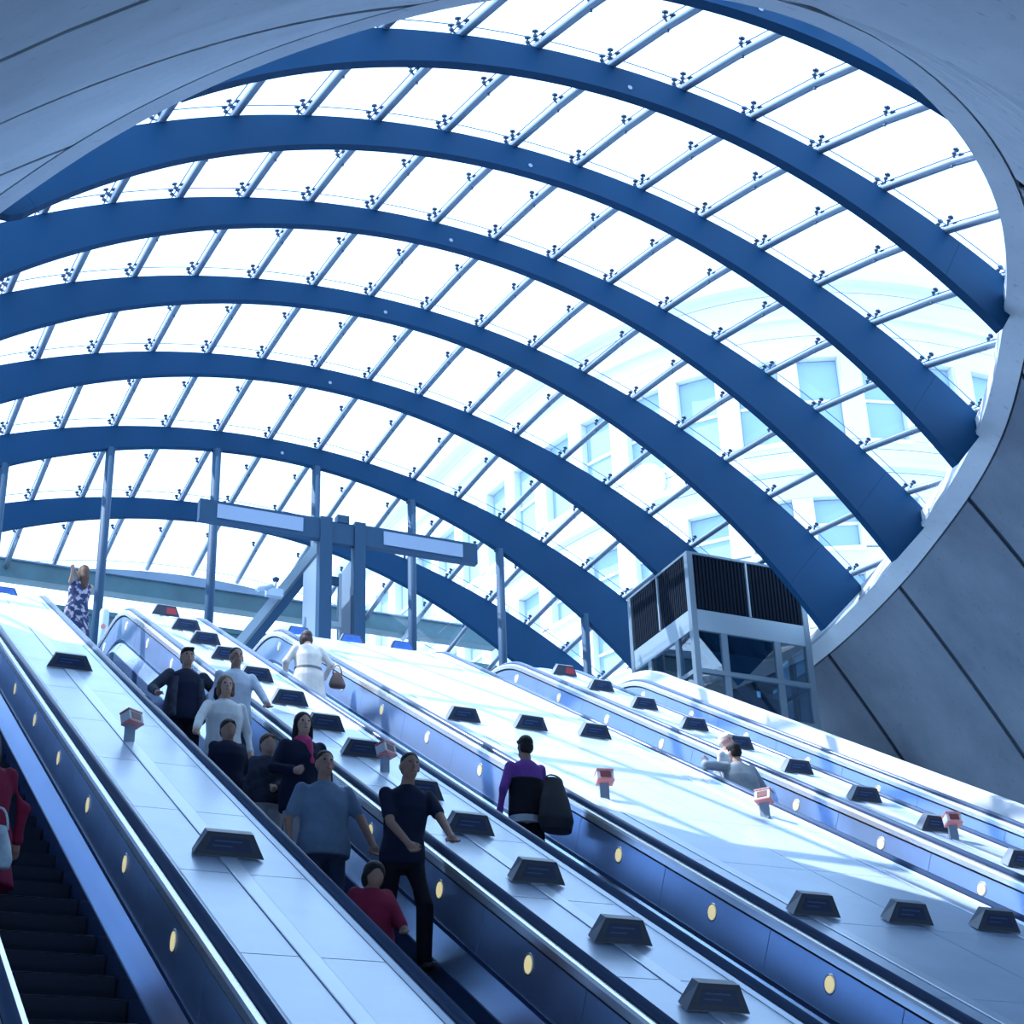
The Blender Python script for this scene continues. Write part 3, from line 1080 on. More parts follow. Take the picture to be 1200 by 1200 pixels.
def side_box(S, u0, u1, z0, z1, d0, d1):
    """box on a side: u along, d inward depth from the face"""
    (ox, oy, _), (ux, uy, _), L, (nx, ny, _) = S
    if ux:
        return Geo().box(ox + u0, ox + u1, oy + d0, oy + d1, z0, z1)
    return Geo().box(ox + d0, ox + d1, oy + u0, oy + u1, z0, z1)


for si, S in enumerate(SIDES):
    L = S[2]
    lp(side_box(S, 0, L, 13.16, 13.60, 0.01, 0.09).obj('fascia', M['lift_fascia']))
    lp(side_box(S, 0, L, LT - 0.05, LT, 0.0, 0.1).obj('top_rail', M['lift_frame']))
    # louvres: two bays of upright slats in a slim frame with a dark backing mesh
    for b in range(2):
        u0, u1 = L * b / 2, L * (b + 1) / 2
        if si < 2:
            lv = lp(side_box(S, u0 + 0.02, u1 - 0.02, 13.61, LT - 0.055, 0.05, 0.06).obj('louvre_bay', M['lift_dark']))
            nsl = 14
            for q in range(nsl):
                uu = u0 + 0.04 + (u1 - u0 - 0.08) * (q + 0.5) / nsl
                o = side_box(S, uu - 0.022, uu + 0.022, 13.62, LT - 0.06, 0.015, 0.045).obj('louvre_slat', M['lift_dark'], lv)
        else:
            lp(side_box(S, u0 + 0.02, u1 - 0.02, 13.61, LT - 0.055, 0.05, 0.06).obj('louvre_bay', M['lift_dark']))
        lp(side_box(S, u1 - 0.02, u1 + 0.02, 13.61, LT - 0.05, 0.0, 0.06).obj('louvre_frame', M['lift_fascia'])) if b == 0 else None
    # windows: three columns, four rows
    cols = [0.0, L * 0.235, L * 0.73, L]
    rws = [13.16, 12.30, 11.44, LAND_Z + 0.02]
    for c in (1, 2):
        lp(side_box(S, cols[c] - 0.07, cols[c] + 0.07, LAND_Z, 13.16, 0.01, 0.09).obj('mullion', M['lift_frame']))
    for z in rws[1:3]:
        lp(side_box(S, 0, L, z - 0.045, z + 0.045, 0.0, 0.1).obj('transom', M['lift_frame']))
    for c in range(3):
        for r_ in range(3):
            a0 = cols[c] + (0.07 if c else 0.02)
            a1 = cols[c + 1] - (0.07 if c < 2 else 0.02)
            lp(side_box(S, a0, a1, rws[r_ + 1] + (0.045 if r_ < 2 else 0.02), rws[r_] - 0.045 * (r_ > 0), 0.045, 0.052).obj('window_pane', M['lift_glass']))
# inside: car, rails, bracing
lp(Geo().box(LX0 + 0.75, LX1 - 0.45, LY0 + 0.6, LY1 - 0.4, LAND_Z + 0.05, 12.15).obj('lift_car', M['lift_inside']))
lp(Geo().beam((LX0 + 0.2, LY0 + 0.5, 13.3), (LX0 + 1.7, LY0 + 0.5, 11.9), 0.12, 0.14).obj('brace', M['lift_inside']))
lp(Geo().beam((LX0 + 0.2, LY0 + 1.8, 11.9), (LX0 + 1.9, LY0 + 1.8, 13.2), 0.12, 0.14).obj('brace', M['lift_inside']))
lp(Geo().box(LX0 + 0.3, LX1 - 0.3, LY0 + 0.9, LY0 + 1.2, 12.55, 13.15).obj('sheave_beam', M['lift_inside']))
for x in (LX0 + 0.55, LX1 - 0.35):
    lp(Geo().box(x, x + 0.12, LY0 + 1.2, LY0 + 1.35, LAND_Z, 13.2).obj('guide_rail', M['lift_frame']))
lp(Geo().box(LX0 + 0.1, LX1 - 0.1, LY0 + 0.1, LY1 - 0.1, LT - 0.12, LT - 0.055).obj('roof_deck', M['lift_dark']))
lp(Geo().box(LX1 - 1.3, LX1 - 0.2, LY1 - 0.7, LY1 - 0.6, LAND_Z, 13.2).obj('rear_screen', M['lift_inside']))

# ------------------------------------------------------------------ curved stone office building beyond the roof
def facade_line():
    p = [(31.0, 112.0), (31.6, 90.0), (32.4, 76.0), (33.0, 67.0), (33.7, 63.0), (35.0, 59.6), (37.2, 56.4), (40.2, 53.9), (44.0, 52.5), (48.0, 52.2), (56.0, 52.6), (75.0, 53.6)]
    p = np.array(p)
    d = np.r_[0, np.cumsum(np.hypot(*np.diff(p, axis=0).T))]
    s = np.linspace(0, d[-1], 260)
    q = np.c_[np.interp(s, d, p[:, 0]), np.interp(s, d, p[:, 1])]
    for _ in range(140):
        q[1:-1] = 0.25 * q[:-2] + 0.5 * q[1:-1] + 0.25 * q[2:]
    d = np.r_[0, np.cumsum(np.hypot(*np.diff(q, axis=0).T))]
    return q, d


FQ, FD = facade_line()


def fac(s, out=0.0):
    x, y = np.interp(s, FD, FQ[:, 0]), np.interp(s, FD, FQ[:, 1])
    x2, y2 = np.interp(s + 0.3, FD, FQ[:, 0]), np.interp(s + 0.3, FD, FQ[:, 1])
    x1, y1 = np.interp(s - 0.3, FD, FQ[:, 0]), np.interp(s - 0.3, FD, FQ[:, 1])
    t = Vector((x2 - x1, y2 - y1)).normalized()
    n = Vector((t.y, -t.x))
    # outward: towards the hall (-x, -y)
    if n.x + n.y > 0:
        n = -n
    return x + n.x * out, y + n.y * out


def fac_box(name, s0, s1, z0, z1, o0, o1, m, parent, n=None):
    n = n or max(1, int((s1 - s0) / 1.5))
    v = []
    for i in range(n + 1):
        s = s0 + (s1 - s0) * i / n
        a, b = fac(s, o0), fac(s, o1)
        v += [(*a, z0), (*b, z0), (*b, z1), (*a, z1)]
    f = [(i * 4 + j, i * 4 + (j + 1) % 4, (i + 1) * 4 + (j + 1) % 4, (i + 1) * 4 + j) for i in range(n) for j in range(4)]
    f += [(0, 1, 2, 3), (n * 4 + 3, n * 4 + 2, n * 4 + 1, n * 4)]
    return mesh_obj(name, v, f, m, parent)


bd = empty('office_building')
tag(bd, 'pale stone curved office building seen washed out through the roof glass', 'building')
SL = FD[-1]
BAY = 5.6
zrows = [(9.0, 14.4), (15.6, 18.4), (19.6, 22.4), (23.6, 26.4), (27.6, 30.0), (31.2, 33.6), (36.4, 40.6)]
# stone bands between the window rows, then piers between windows
zb = [8.0] + [z for r_ in zrows for z in r_] + [45.0]
for i in range(0, len(zb), 2):
    z = zb[i]
    while z < zb[i + 1] - 0.05:
        z2 = min(zb[i + 1], z + 1.15)
        fac_box('stone_course', 0, SL, z + 0.02, z2 - 0.02, -0.6, 0.0, M['stone'], bd, 90)
        z = z2
fac_box('backing', 0, SL, 8.0, 44.9, -0.75, -0.62, M['stone_groove'], bd, 90)
fac_box('cornice', 0, SL, 44.4, 45.0, 0.0, 0.55, M['stone'], bd, 90)
fac_box('string_course', 0, SL, 42.6, 42.85, 0.0, 0.22, M['stone'], bd, 90)
fac_box('string_course', 0, SL, 34.9, 35.2, 0.0, 0.25, M['stone'], bd, 90)
s = 6.0
bi = 0
while s + BAY < SL - 2:
    for (z0, z1) in zrows:
        # pier, window, slim mullion pier, window, pier
        fac_box('pier', s, s + 0.9, z0, z1, -0.6, 0.05, M['stone'], bd, 1)
        fac_box('pier', s + 2.75, s + 3.65, z0, z1, -0.6, 0.0, M['stone'], bd, 1)
        fac_box('pier', s + BAY - 0.1, s + BAY, z0, z1, -0.6, 0.0, M['stone'], bd, 1)
        for w0, w1 in ((s + 0.9, s + 2.75), (s + 3.65, s + BAY - 0.1)):
            w = fac_box('window', w0 + 0.02, w1 - 0.02, z0 + 0.02, z1 - 0.02, -0.42, -0.36, M['window'], bd, 1)
            if z0 > 22:
                fac_box('window_bar', w0 + 0.02, w1 - 0.02, (z0 + z1) / 2 - 0.06, (z0 + z1) / 2 + 0.06, -0.35, -0.28, M['window_frame'], w, 1)
                fac_box('window_sill', w0 - 0.1, w1 + 0.1, z0 - 0.22, z0 - 0.04, 0.0, 0.16, M['window_frame'], w, 1)
    s += BAY
    bi += 1
# roundel on the wall between two window rows
q = None
best = 1e9
for si in np.linspace(5, SL - 5, 300):
    p = np.array([*fac(si, 0.0)])
    r_ = ray(758, 570)
    e_ = abs(p[0] / p[1] - r_[0] / r_[1])
    if e_ < best:
        best, q, sq = e_, p, si
r_ = ray(758, 570)
zq = r_[2] / r_[1] * q[1]
a, b = fac(sq, 0.0), fac(sq, 0.18)
c = Vector((a[0], a[1], zq))
nrm = Vector((b[0] - a[0], b[1] - a[1], 0))
rd = Geo().tube([c, c + nrm], 1.05, 32).obj('roundel', M['roundel'], bd)
Geo().tube([c + nrm * 0.9, c + nrm * 1.15], 0.85, 32).obj('roundel_face', M['stone'], rd)

# ------------------------------------------------------------------ people
def cloth(name, c, rough=0.85, amount=0.12, scale=9):
    return mat(name, c, rough, spec=0.2, noise=(scale, amount, (1, 1, 1)))


def floral_mat():
    m = cloth('navy_floral_cotton', (0.03, 0.045, 0.12))
    nt = m.node_tree
    b = nt.nodes['Principled BSDF']
    tc = nt.nodes.new('ShaderNodeTexCoord')
    n = nt.nodes.new('ShaderNodeTexNoise')
    n.inputs['Scale'].default_value = 13
    n.inputs['Detail'].default_value = 2
    r = nt.nodes.new('ShaderNodeValToRGB')
    r.color_ramp.elements[0].position = 0.50
    r.color_ramp.elements[0].color = (0.03, 0.045, 0.12, 1)
    r.color_ramp.elements[1].position = 0.60
    r.color_ramp.elements[1].color = (0.42, 0.40, 0.48, 1)
    nt.links.new(tc.outputs['Object'], n.inputs['Vector'])
    nt.links.new(n.outputs['Fac'], r.inputs['Fac'])
    nt.links.new(r.outputs['Color'], b.inputs['Base Color'])
    return m


PM = {
    'skin': mat('skin', (0.50, 0.31, 0.24), 0.6, spec=0.3), 'skin_tan': mat('tanned_skin', (0.36, 0.21, 0.16), 0.6, spec=0.3),
    'skin_pink': mat('pink_skin', (0.62, 0.36, 0.31), 0.6, spec=0.3),
    'eye': mat('dark_eye', (0.02, 0.02, 0.03), 0.2), 'lip': mat('lip', (0.38, 0.14, 0.13), 0.5),
    'hair_dark': cloth('dark_hair', (0.02, 0.018, 0.02), 0.6, 0.3, 30), 'hair_brown': cloth('brown_hair', (0.09, 0.05, 0.035), 0.6, 0.3, 30),
    'hair_light': cloth('light_brown_hair', (0.20, 0.12, 0.075), 0.6, 0.3, 30), 'hair_white': cloth('white_hair', (0.72, 0.70, 0.68), 0.7, 0.1, 30),
    'hair_grey': cloth('greying_brown_hair', (0.075, 0.055, 0.05), 0.6, 0.3, 30),
    'navy': cloth('navy_cloth', (0.010, 0.017, 0.045)), 'black': cloth('black_cloth', (0.008, 0.010, 0.018)),
    'charcoal': cloth('charcoal_knit', (0.045, 0.055, 0.085), 0.9, 0.35, 14), 'white': cloth('white_cotton', (0.74, 0.76, 0.78)),
    'pale_blue': cloth('pale_blue_cotton', (0.56, 0.64, 0.76)), 'mid_blue': cloth('grey_blue_cotton', (0.15, 0.23, 0.35)),
    'grey': cloth('grey_jacket_cloth', (0.27, 0.32, 0.37), 0.85, 0.25, 5), 'cream': cloth('cream_trench_cloth', (0.74, 0.70, 0.66)),
    'purple': cloth('purple_knit', (0.16, 0.055, 0.30)), 'red': cloth('crimson_cloth', (0.26, 0.02, 0.06)), 'pink': cloth('pink_scarf_cloth', (0.60, 0.07, 0.20)),
    'denim': cloth('dark_denim', (0.03, 0.05, 0.10)), 'stone_cloth': cloth('pale_stone_cotton', (0.50, 0.50, 0.52)), 'khaki': cloth('khaki_cotton', (0.30, 0.27, 0.24)),
    'floral': floral_mat(), 'leather': mat('brown_leather', (0.10, 0.05, 0.045), 0.5), 'bag_black': mat('black_bag_cloth', (0.010, 0.013, 0.022), 0.7),
    'shoe': mat('dark_shoe', (0.015, 0.015, 0.02), 0.4), 'bag_white': mat('white_blue_bag', (0.55, 0.68, 0.82), 0.5, noise=(6, 0.4, (1, 1, 1))),
    'belt': mat('grey_belt', (0.16, 0.16, 0.19), 0.6), 'hem': cloth('pale_shirt_hem', (0.50, 0.55, 0.62)),
}


class Blob:
    """overlapping closed pieces, fused into one skin by a voxel remesh"""

    def __init__(self, T):
        self.g = Geo()
        self.T = T

    def ball(self, c, r, nu=14, nv=9):
        rx, ry, rz = r if isinstance(r, (tuple, list)) else (r, r, r)
        c = Vector(self.T(c))
        v = [c + Vector((0, 0, rz))]
        for i in range(1, nv):
            p = math.pi * i / nv
            for j in range(nu):
                a = 2 * math.pi * j / nu
                v.append(c + Vector((rx * math.sin(p) * math.cos(a), ry * math.sin(p) * math.sin(a), rz * math.cos(p))))
        v.append(c - Vector((0, 0, rz)))
        f = [(0, 1 + j, 1 + (j + 1) % nu) for j in range(nu)]
        for i in range(nv - 2):
            for j in range(nu):
                f.append((1 + i * nu + j, 1 + (i + 1) * nu + j, 1 + (i + 1) * nu + (j + 1) % nu, 1 + i * nu + (j + 1) % nu))
        b = 1 + (nv - 2) * nu
        f += [(b + j, len(v) - 1, b + (j + 1) % nu) for j in range(nu)]
        self.g.add(v, f)

    def limb(self, pts, rs, seg=12):
        pts = [Vector(self.T(p)) for p in pts]
        self.g.tube(pts, list(rs), seg)
        T, self.T = self.T, lambda p: p
        for p, r in zip(pts, rs):
            self.ball(p, r, 10, 7)
        self.T = T

    def loft(self, rings, seg=20):
        v, f = [], []
        for (c, rx, ry) in rings:
            c = self.T(c)
            v += [(c[0] + rx * math.cos(2 * math.pi * j / seg), c[1] + ry * math.sin(2 * math.pi * j / seg), c[2]) for j in range(seg)]
        for i in range(len(rings) - 1):
            for j in range(seg):
                k = (j + 1) % seg
                f.append((i * seg + j, i * seg + k, (i + 1) * seg + k, (i + 1) * seg + j))
        f += [tuple(range(seg)), tuple((len(rings) - 1) * seg + j for j in range(seg))]
        self.g.add(v, f)

    def obj(self, name, material, parent, voxel=0.012, smooth=3):
        o = self.g.obj(name, material)
        m = o.modifiers.new('fuse', 'REMESH')
        m.mode = 'VOXEL'
        m.voxel_size = voxel
        m.use_smooth_shade = True
        if smooth:
            s = o.modifiers.new('soften', 'SMOOTH')
            s.factor = 0.5
            s.iterations = smooth
        dg = bpy.context.evaluated_depsgraph_get()
        me = bpy.data.meshes.new_from_object(o.evaluated_get(dg))
        old = o.data
        o.modifiers.clear()
        o.data = me
        bpy.data.meshes.remove(old)
        me.name = name
        for p in me.polygons:
            p.use_smooth = True
        if not me.materials:
            me.materials.append(material)
        o.parent = parent
        return o


def ik(S, W, l1, l2, pole):
    S, W = Vector(S), Vector(W)
    d = W - S
    L = min(d.length, (l1 + l2) * 0.995)
    dn = d.normalized()
    W = S + dn * L
    a = (l1 * l1 - l2 * l2 + L * L) / (2 * L)
    h = math.sqrt(max(0.0, l1 * l1 - a * a))
    p = Vector(pole)
    p = (p - dn * p.dot(dn)).normalized()
    return S + dn * a + p * h, W


def person(label, x, y, H, back=False, z=None, top=('shirt', 'navy', 'long'), legs=('trousers', 'black'), hair=('short', 'hair_dark'), skin='skin',
           girth=1.0, hands=None, lean=(0, 0), nod=0.0, stride=0.0, turn=0.0, extras=()):
    """local frame faces -y; hands: {side: world or local target}; side -1 is local -x"""
    z = tread(y) if z is None else z
    e = empty('person', (x, y, z))
    e.rotation_euler = (0, 0, (math.pi if back else 0.0) + turn)
    tag(e, label, 'person', 'people riding the escalators')
    k = H / 1.75
    rot = Matrix.Rotation(-((math.pi if back else 0.0) + turn), 3, 'Z')

    def to_local(p):
        return (rot @ (Vector(p) - Vector((x, y, z)))) / k

    def T(p):
        u = max(0.0, p[2] - 0.92)
        return ((p[0] + lean[0] * u) * k, (p[1] + lean[1] * u) * k, p[2] * k)

    def Ti(p):           # inverse lean, for absolute hand targets
        u = max(0.0, p[2] - 0.92)
        return Vector((p[0] - lean[0] * u, p[1] - lean[1] * u, p[2]))

    hands = hands or {}
    arm = {}
    for s in (-1, 1):
        S = Vector((s * 0.172 * (0.5 + 0.5 * girth), 0.0, 1.405))
        t = hands.get(s)
        if t is None:
            W = Vector((s * 0.27 * (0.45 + 0.55 * girth), -0.06, 0.90))
            pole = (s * 0.5, 0.8, 0)
        elif t[0] == 'world':
            W = Ti(to_local(t[1]))
            pole = (s * 0.9, 0.6, -0.5)
        else:
            W = Vector(t[1])
            pole = t[2] if len(t) > 2 else (s * 0.9, 0.6, -0.5)
        E, W = ik(S, W, 0.285, 0.255, pole)
        arm[s] = (S, E, W)
    leg = {}
    for s in (-1, 1):
        st = stride * s
        leg[s] = (Vector((s * 0.092, 0, 0.90)), Vector((s * 0.10, -0.03 - st * 0.20 - abs(st) * 0.03, 0.49)), Vector((s * 0.105, 0.03 - st * 0.26, 0.085)))
    hx, hy = 0.0, -0.01 - nod * 0.10
    hz = 1.635 - nod * 0.04
    # body
    B = Blob(T)
    B.loft([((0, 0, 0.84), 0.13, 0.095), ((0, 0, 0.93), 0.16 * girth, 0.11 * girth), ((0, 0, 1.08), 0.14 * girth, 0.10 * girth), ((0, -0.005, 1.28), 0.165 * (0.6 + 0.4 * girth), 0.11), ((0, 0, 1.40), 0.16, 0.09), ((0, 0.005, 1.46), 0.08, 0.065)])
    B.limb([(0, 0.01, 1.42), (hx, hy * 0.6 + 0.012, 1.55)], (0.062, 0.055))
    B.ball((hx, hy + 0.012, hz + 0.015), (0.074, 0.094, 0.108))
    B.ball((hx, hy - 0.028, hz - 0.06), (0.054, 0.062, 0.056))
    B.limb([(hx, hy - 0.082, hz + 0.02), (hx, hy - 0.104, hz - 0.025)], (0.010, 0.016), 8)
    for s in (-1, 1):
        B.ball((hx + s * 0.074, hy + 0.012, hz - 0.005), (0.013, 0.024, 0.034))
        S, E, W = arm[s]
        B.limb([S, E, W], (0.052, 0.040, 0.029))
        d = (W - E).normalized()
        side = d.cross(Vector((0, 1, 0.2))).normalized()
        nrm = d.cross(side).normalized()
        palm = W + d * 0.055
        B.limb([W, palm], (0.030, 0.036), 10)
        for fi, (o_, ln) in enumerate(((-0.030, 0.058), (-0.010, 0.074), (0.010, 0.080), (0.030, 0.070))):
            b0 = palm + side * o_ + d * 0.02
            b1 = b0 + d * ln * 0.55 + nrm * 0.010 * (1 if d.z < 0.3 else -1)
            b2 = b1 + d * ln * 0.40 + nrm * 0.026 * (1 if d.z < 0.3 else -1)
            B.limb([b0, b1, b2], (0.0105, 0.010, 0.0085), 8)
        t0 = W + d * 0.03 - side * s * 0.028
        B.limb([t0, t0 + d * 0.035 - side * s * 0.026, t0 + d * 0.068 - side * s * 0.030], (0.013, 0.0115, 0.009), 8)
        hp, kn, an = leg[s]
        B.limb([hp, kn, an], (0.082, 0.055, 0.040))
        B.limb([an + Vector((0, 0.03, -0.03)), an + Vector((s * 0.012, -0.15, -0.052))], (0.040, 0.030), 10)
    body = B.obj('body', PM[skin], e, 0.0095)
    for s in (-1, 1):
        Q = Blob(T)
        Q.ball((hx + s * 0.030, hy - 0.076, hz + 0.018), (0.011, 0.008, 0.008), 8, 6)
        Q.g.obj('eye', PM['eye'], body, True)
    Q = Blob(T)
    Q.ball((hx, hy - 0.086, hz - 0.058), (0.024, 0.009, 0.008), 8, 6)
    Q.g.obj('mouth', PM['lip'], body, True)
    # shoes
    for s in (-1, 1):
        an = leg[s][2]
        Q = Blob(T)
        Q.limb([an + Vector((0, 0.035, -0.035)), an + Vector((s * 0.012, -0.165, -0.055))], (0.050, 0.040), 10)
        Q.obj('shoe', PM['shoe'], e, 0.014)
    # legs clothing
    kind, col = legs[0], legs[1]
    Q = Blob(T)
    if kind in ('trousers', 'shorts'):
        Q.loft([((0, 0, 0.80), 0.14, 0.105), ((0, 0, 0.93), 0.172 * girth, 0.122 * girth), ((0, 0, 1.02), 0.155 * girth, 0.112 * girth)])
        for s in (-1, 1):
            hp, kn, an = leg[s]
            if kind == 'trousers':
                Q.limb([hp + Vector((0, 0, -0.03)), kn, an + Vector((0, 0.005, 0.01))], (0.098, 0.074, 0.062))
            else:
                Q.limb([hp + Vector((0, 0, -0.03)), kn + Vector((0, 0, 0.05))], (0.100, 0.085))
        Q.obj('trousers', PM[col], e, 0.016, 4)
    else:
        hem = 0.45 if kind == 'skirt' else 0.55
        Q.loft([((0, -0.02, hem), 0.235, 0.20), ((0, -0.01, 0.72), 0.20 * girth, 0.16), ((0, 0, 0.93), 0.172 * girth, 0.125 * girth), ((0, 0, 1.05), 0.142 * girth, 0.108 * girth)])
        Q.obj('skirt', PM[col], e, 0.016, 4)
    # upper garment
    kind, col, slv = top
    Q = Blob(T)
    g = girth
    hemz = {'shirt': 0.84, 'coat': 0.52, 'jacket': 0.74, 'dress': 0.42}[kind]
    wide = {'shirt': 1.0, 'coat': 1.16, 'jacket': 1.15, 'dress': 1.05}[kind]
    rings = []
    if kind in ('coat', 'dress'):
        rings += [((0, -0.01, hemz), 0.255 * wide, 0.20 * wide), ((0, 0, 0.74), 0.215 * wide, 0.16 * wide)]
    else:
        rings += [((0, 0, hemz), 0.175 * g * wide, 0.128 * g * wide)]
    waist = 0.148 if kind in ('coat', 'dress') else 0.158
    rings += [((0, 0, 0.94), 0.182 * g * wide, 0.130 * g * wide), ((0, 0, 1.08), waist * g * wide, 0.118 * g * wide), ((0, -0.008, 1.28), 0.185 * (0.55 + 0.45 * g) * (0.5 + 0.5 * wide), 0.128 * (0.6 + 0.4 * g) * wide),
              ((0, 0, 1.40), 0.182 * (0.6 + 0.4 * g), 0.110), ((0, 0.004, 1.445), 0.135, 0.090), ((0, 0.008, 1.485), 0.072, 0.066)]
    Q.loft(rings)
    if slv != 'none':
        for s in (-1, 1):
            S, E, W = arm[s]
            th = 0.008 if kind in ('jacket', 'coat') else 0.0
            if slv == 'long':
                Q.limb([S, E, W + (E - W) * 0.06], (0.059 + th, 0.050 + th, 0.041 + th))
            else:
                Q.limb([S, S + (E - S) * 0.72], (0.061, 0.058))
    garment = Q.obj(kind, PM[col], e, 0.014, 4)
    # hair
    kind, col = hair
    Q = Blob(T)
    if kind == 'short':
        Q.ball((hx, hy + 0.021, hz + 0.050), (0.081, 0.094, 0.086))
        Q.ball((hx, hy + 0.048, hz - 0.005), (0.077, 0.066, 0.080))
        Q.limb([(hx - 0.045, hy - 0.062, hz + 0.075), (hx + 0.04, hy - 0.066, hz + 0.088)], (0.020, 0.024), 8)
    elif kind == 'cropped':
        Q.ball((hx, hy + 0.022, hz + 0.050), (0.078, 0.090, 0.080))
        Q.ball((hx, hy + 0.045, hz + 0.0), (0.068, 0.060, 0.075))
    elif kind == 'bob':
        Q.ball((hx, hy + 0.024, hz + 0.042), (0.086, 0.096, 0.094))
        Q.ball((hx, hy + 0.048, hz - 0.03), (0.090, 0.070, 0.095))
        for s in (-1, 1):
            Q.limb([(hx + s * 0.070, hy - 0.01, hz + 0.03), (hx + s * 0.078, hy + 0.0, hz - 0.085)], (0.030, 0.026), 8)
    else:
        Q.ball((hx, hy + 0.024, hz + 0.042), (0.086, 0.096, 0.094))
        Q.limb([(hx, hy + 0.055, hz), (hx, hy + 0.085, hz - 0.15), (hx, 0.10, 1.32)], (0.085, 0.085, 0.055), 12)
        for s in (-1, 1):
            Q.limb([(hx + s * 0.068, hy, hz + 0.03), (hx + s * 0.08, hy + 0.02, hz - 0.12)], (0.032, 0.03), 8)
    Q.obj('hair', PM[col], e, 0.011, 2)
    for ex in extras:
        Q = Blob(T)
        if ex[0] == 'scarf':
            Q.loft([((0, -0.01, 1.39), 0.10, 0.10), ((0, 0, 1.46), 0.098, 0.092), ((0, 0.005, 1.51), 0.075, 0.072)])
            Q.limb([(0.03, -0.10, 1.43), (0.05, -0.135, 1.22)], (0.038, 0.034), 8)
            Q.obj('scarf', PM[ex[1]], e, 0.012)
        elif ex[0] == 'cardigan':
            for s in (-1, 1):
                S, E, W = arm[s]
                Q.limb([S, E, W + (E - W) * 0.08], (0.072, 0.060, 0.048))
                Q.loft([((s * 0.135 * g, 0.0, 0.86), 0.075, 0.14 * g), ((s * 0.13 * g, 0, 1.10), 0.065, 0.128 * g), ((s * 0.125, 0, 1.36), 0.065, 0.115)])
            Q.obj('cardigan', PM[ex[1]], e, 0.014, 4)
        elif ex[0] == 'belt':
            Q.loft([((0, 0, 1.04), 0.182 * g, 0.143 * g), ((0, 0, 1.085), 0.180 * g, 0.141 * g)])
            Q.g.obj('belt', PM[ex[1]], e)
        elif ex[0] == 'hem':
            Q.loft([((0, 0, 0.79), 0.185 * g, 0.137 * g), ((0, 0, 0.86), 0.186 * g, 0.138 * g)])
            Q.g.obj('shirt_hem', PM[ex[1]], e)
        elif ex[0] == 'vest':
            Q.loft([((0, 0.012, 0.86), 0.190 * g, 0.142 * g), ((0, 0.012, 1.10), 0.178 * g, 0.138 * g), ((0, 0.015, 1.27), 0.185 * g, 0.135)])
            Q.obj('dark_wrap', PM[ex[1]], e, 0.014, 3)
    return e


def rail(ei, side, y):
    t_y = math.tan(math.pi / 6) * y - H0 / C30
    return ('world', (CENTRES[ei] + side * 0.61, y, t_y + 0.16))


person('person in dark navy top and charcoal cardigan, hand on the left rail', 4.44, 18.0, 1.72, top=('shirt', 'navy', 'long'), legs=('trousers', 'black'), hair=('short', 'hair_dark'), skin='skin_tan', girth=1.28,
       hands={-1: rail(1, -1, 17.75), 1: ('local', (0.36, -0.10, 0.98), (1, 0.4, 0))}, extras=(('cardigan', 'charcoal'),))
person('person in pale blue long-sleeved shirt at the back of the descending group', 4.98, 17.9, 1.76, top=('shirt', 'pale_blue', 'long'), legs=('trousers', 'denim'), hair=('cropped', 'hair_dark'), skin='skin_tan', girth=1.15,
       hands={1: rail(1, 1, 17.45)})
person('person with light brown bob and white blouse, hand on the left rail', 4.42, 16.25, 1.65, top=('shirt', 'white', 'long'), legs=('trousers', 'stone_cloth'), hair=('bob', 'hair_light'), girth=1.12,
       hands={-1: rail(1, -1, 15.95)})
person('child in navy top standing in front of the white-bloused adult', 4.24, 15.42, 1.32, top=('shirt', 'navy', 'long'), legs=('trousers', 'denim'), hair=('short', 'hair_dark'), skin='skin_tan')
person('child in charcoal top and pale trousers next to the pink-scarfed adult', 4.52, 15.02, 1.30, top=('shirt', 'charcoal', 'long'), legs=('trousers', 'stone_cloth'), hair=('short', 'hair_brown'), hands={1: ('local', (0.05, -0.22, 1.02), (1, 0.3, -0.4))})
person('person with long dark hair, navy coat and bright pink scarf', 4.74, 14.65, 1.66, top=('jacket', 'navy', 'long'), legs=('trousers', 'stone_cloth'), hair=('long', 'hair_dark'), skin='skin', girth=1.05,
       hands={-1: ('local', (-0.16, -0.24, 1.08))}, extras=(('scarf', 'pink'),))
person('broad person in grey-blue short-sleeved polo shirt, arms at the sides', 4.52, 13.35, 1.77, top=('shirt', 'mid_blue', 'short'), legs=('trousers', 'denim'), hair=('cropped', 'hair_dark'), skin='skin_tan', girth=1.30,
       hands={1: ('local', (0.36, -0.20, 0.92))})
person('small dark-haired child in crimson clothes at the front of the queue', 4.42, 12.1, 1.12, top=('jacket', 'red', 'long'), legs=('trousers', 'red'), hair=('bob', 'hair_dark'), skin='skin_tan', girth=1.15, lean=(0.1, -0.2),
       hands={1: ('local', (0.34, -0.34, 1.0))})
person('tall person in dark navy polo walking down, hand on the right rail', 4.98, 12.75, 1.84, top=('shirt', 'navy', 'short'), legs=('trousers', 'black'), hair=('cropped', 'hair_dark'), skin='skin_tan', girth=1.08, stride=0.8, lean=(0.08, -0.04),
       hands={1: rail(1, 1, 12.15), -1: ('local', (-0.06, -0.26, 0.96), (-1, 0.6, -0.3))})
person('person seen from behind in a belted cream trench coat', 7.18, 22.0, 1.66, back=True, top=('coat', 'cream', 'long'), legs=('trousers', 'black'), hair=('bob', 'hair_grey'), girth=1.12, nod=0.6, lean=(0, -0.10),
       hands={1: ('local', (0.30, -0.22, 1.0)), -1: ('local', (-0.30, -0.16, 1.02))}, extras=(('belt', 'belt'),))
person('person seen from behind in purple top and black wrap, walking up', 7.30, 15.25, 1.71, back=True, top=('shirt', 'purple', 'long'), legs=('trousers', 'black'), hair=('short', 'hair_dark'), skin='skin_tan', girth=1.05, stride=0.5, lean=(-0.05, -0.06),
       extras=(('vest', 'black'), ('hem', 'hem')))
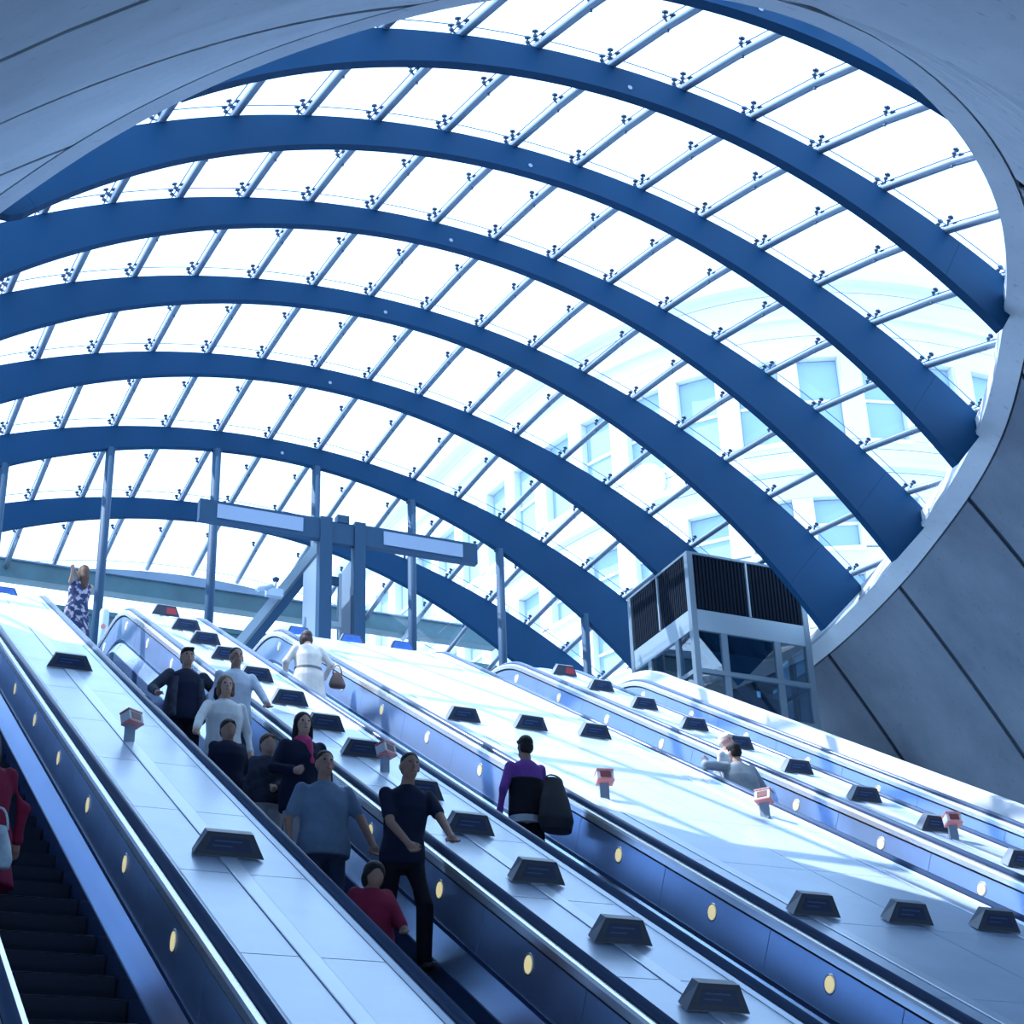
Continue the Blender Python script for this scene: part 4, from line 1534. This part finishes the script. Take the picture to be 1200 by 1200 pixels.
person('dark-haired person seen from behind in a baggy grey jacket', 11.28, 17.3, 1.60, back=True, top=('jacket', 'grey', 'long'), legs=('trousers', 'khaki'), hair=('short', 'hair_dark'), girth=1.22, lean=(0.12, -0.10),
       hands={1: rail(3, -1, 17.6)})
person('white-haired person in a white top beside the grey-jacketed rider', 11.62, 18.2, 1.60, top=('shirt', 'white', 'long'), legs=('trousers', 'mid_blue'), hair=('short', 'hair_white'), skin='skin_pink', girth=1.05, turn=0.5)
person('person in a long crimson coat cut off by the left edge of the photo', 1.70, 12.9, 1.70, top=('coat', 'red', 'long'), legs=('trousers', 'black'), hair=('long', 'hair_dark'), girth=1.15, back=True,
       hands={-1: ('local', (-0.30, -0.10, 0.92))})
person('person with long brown hair in a navy floral dress, arms raised', 4.60, 26.2, 1.74, back=True, z=LAND_Z, top=('dress', 'floral', 'none'), legs=('skirt', 'floral'), hair=('long', 'hair_brown'), girth=1.08, lean=(-0.12, -0.05), turn=0.35,
       hands={1: ('local', (0.10, 0.05, 1.50), (1, 0.0, -0.35)), -1: ('local', (-0.09, -0.15, 1.52), (-0.5, 0.0, -1))})


def bag(name, label, loc, size, m, strap=None, rotz=0.0):
    e = empty(name, loc)
    e.rotation_euler = (0, 0, rotz)
    tag(e, label, 'bag')
    w, d, h = size
    Q = Blob(lambda p: p)
    Q.loft([((0, 0, 0.02), w * 0.42, d * 0.40), ((0, 0, h * 0.25), w * 0.5, d * 0.5), ((0, 0, h * 0.6), w * 0.40, d * 0.40), ((0, 0, h), w * 0.22, d * 0.2)])
    Q.obj('bag_body', PM[m], e, 0.014, 3)
    n = 10
    hh = strap or 0.16
    Geo().tube([(w * 0.26 * math.cos(math.pi * i / n), 0, h - 0.03 + hh * math.sin(math.pi * i / n)) for i in range(n + 1)], 0.009, 6).obj('strap', PM[m], e, True)
    return e


z_ = tread(22.0)
bag('handbag', 'brown leather handbag hanging at the right of the cream trench coat', (7.58, 21.9, z_ + 0.72), (0.26, 0.13, 0.26), 'leather', 0.14)
z_ = tread(15.25)
bag('shoulder_bag', 'large black shoulder bag on the right hip of the purple-top rider', (7.53, 15.05, z_ + 0.64), (0.44, 0.26, 0.58), 'bag_black', 0.06, 0.3)
z_ = tread(12.9)
bag('carrier_bag', 'white and blue bag held beside the crimson coat at the left edge', (1.80, 12.62, z_ + 0.56), (0.24, 0.14, 0.34), 'bag_white', 0.16)

# round bollard lamp at the top of the crowded escalator
q = at_y(121, 738, 28.4)
e = empty('bollard', (q[0], 28.4, LAND_Z))
tag(e, 'short round grey bollard at the top landing beside the slim column', 'bollard')
zt = at_y(121, 714, 28.4)[2]
Geo().tube([(0, 0, 0), (0, 0, zt - LAND_Z - 0.05), (0, 0, zt - LAND_Z)], [0.085, 0.085, 0.06], 16).obj('shaft', M['cctv'], e, True)
Geo().tube([(-0.02, -0.09, zt - LAND_Z - 0.36), (-0.02, -0.08, zt - LAND_Z - 0.36)], 0.045, 12).obj('lamp', M['stop_red'], e)
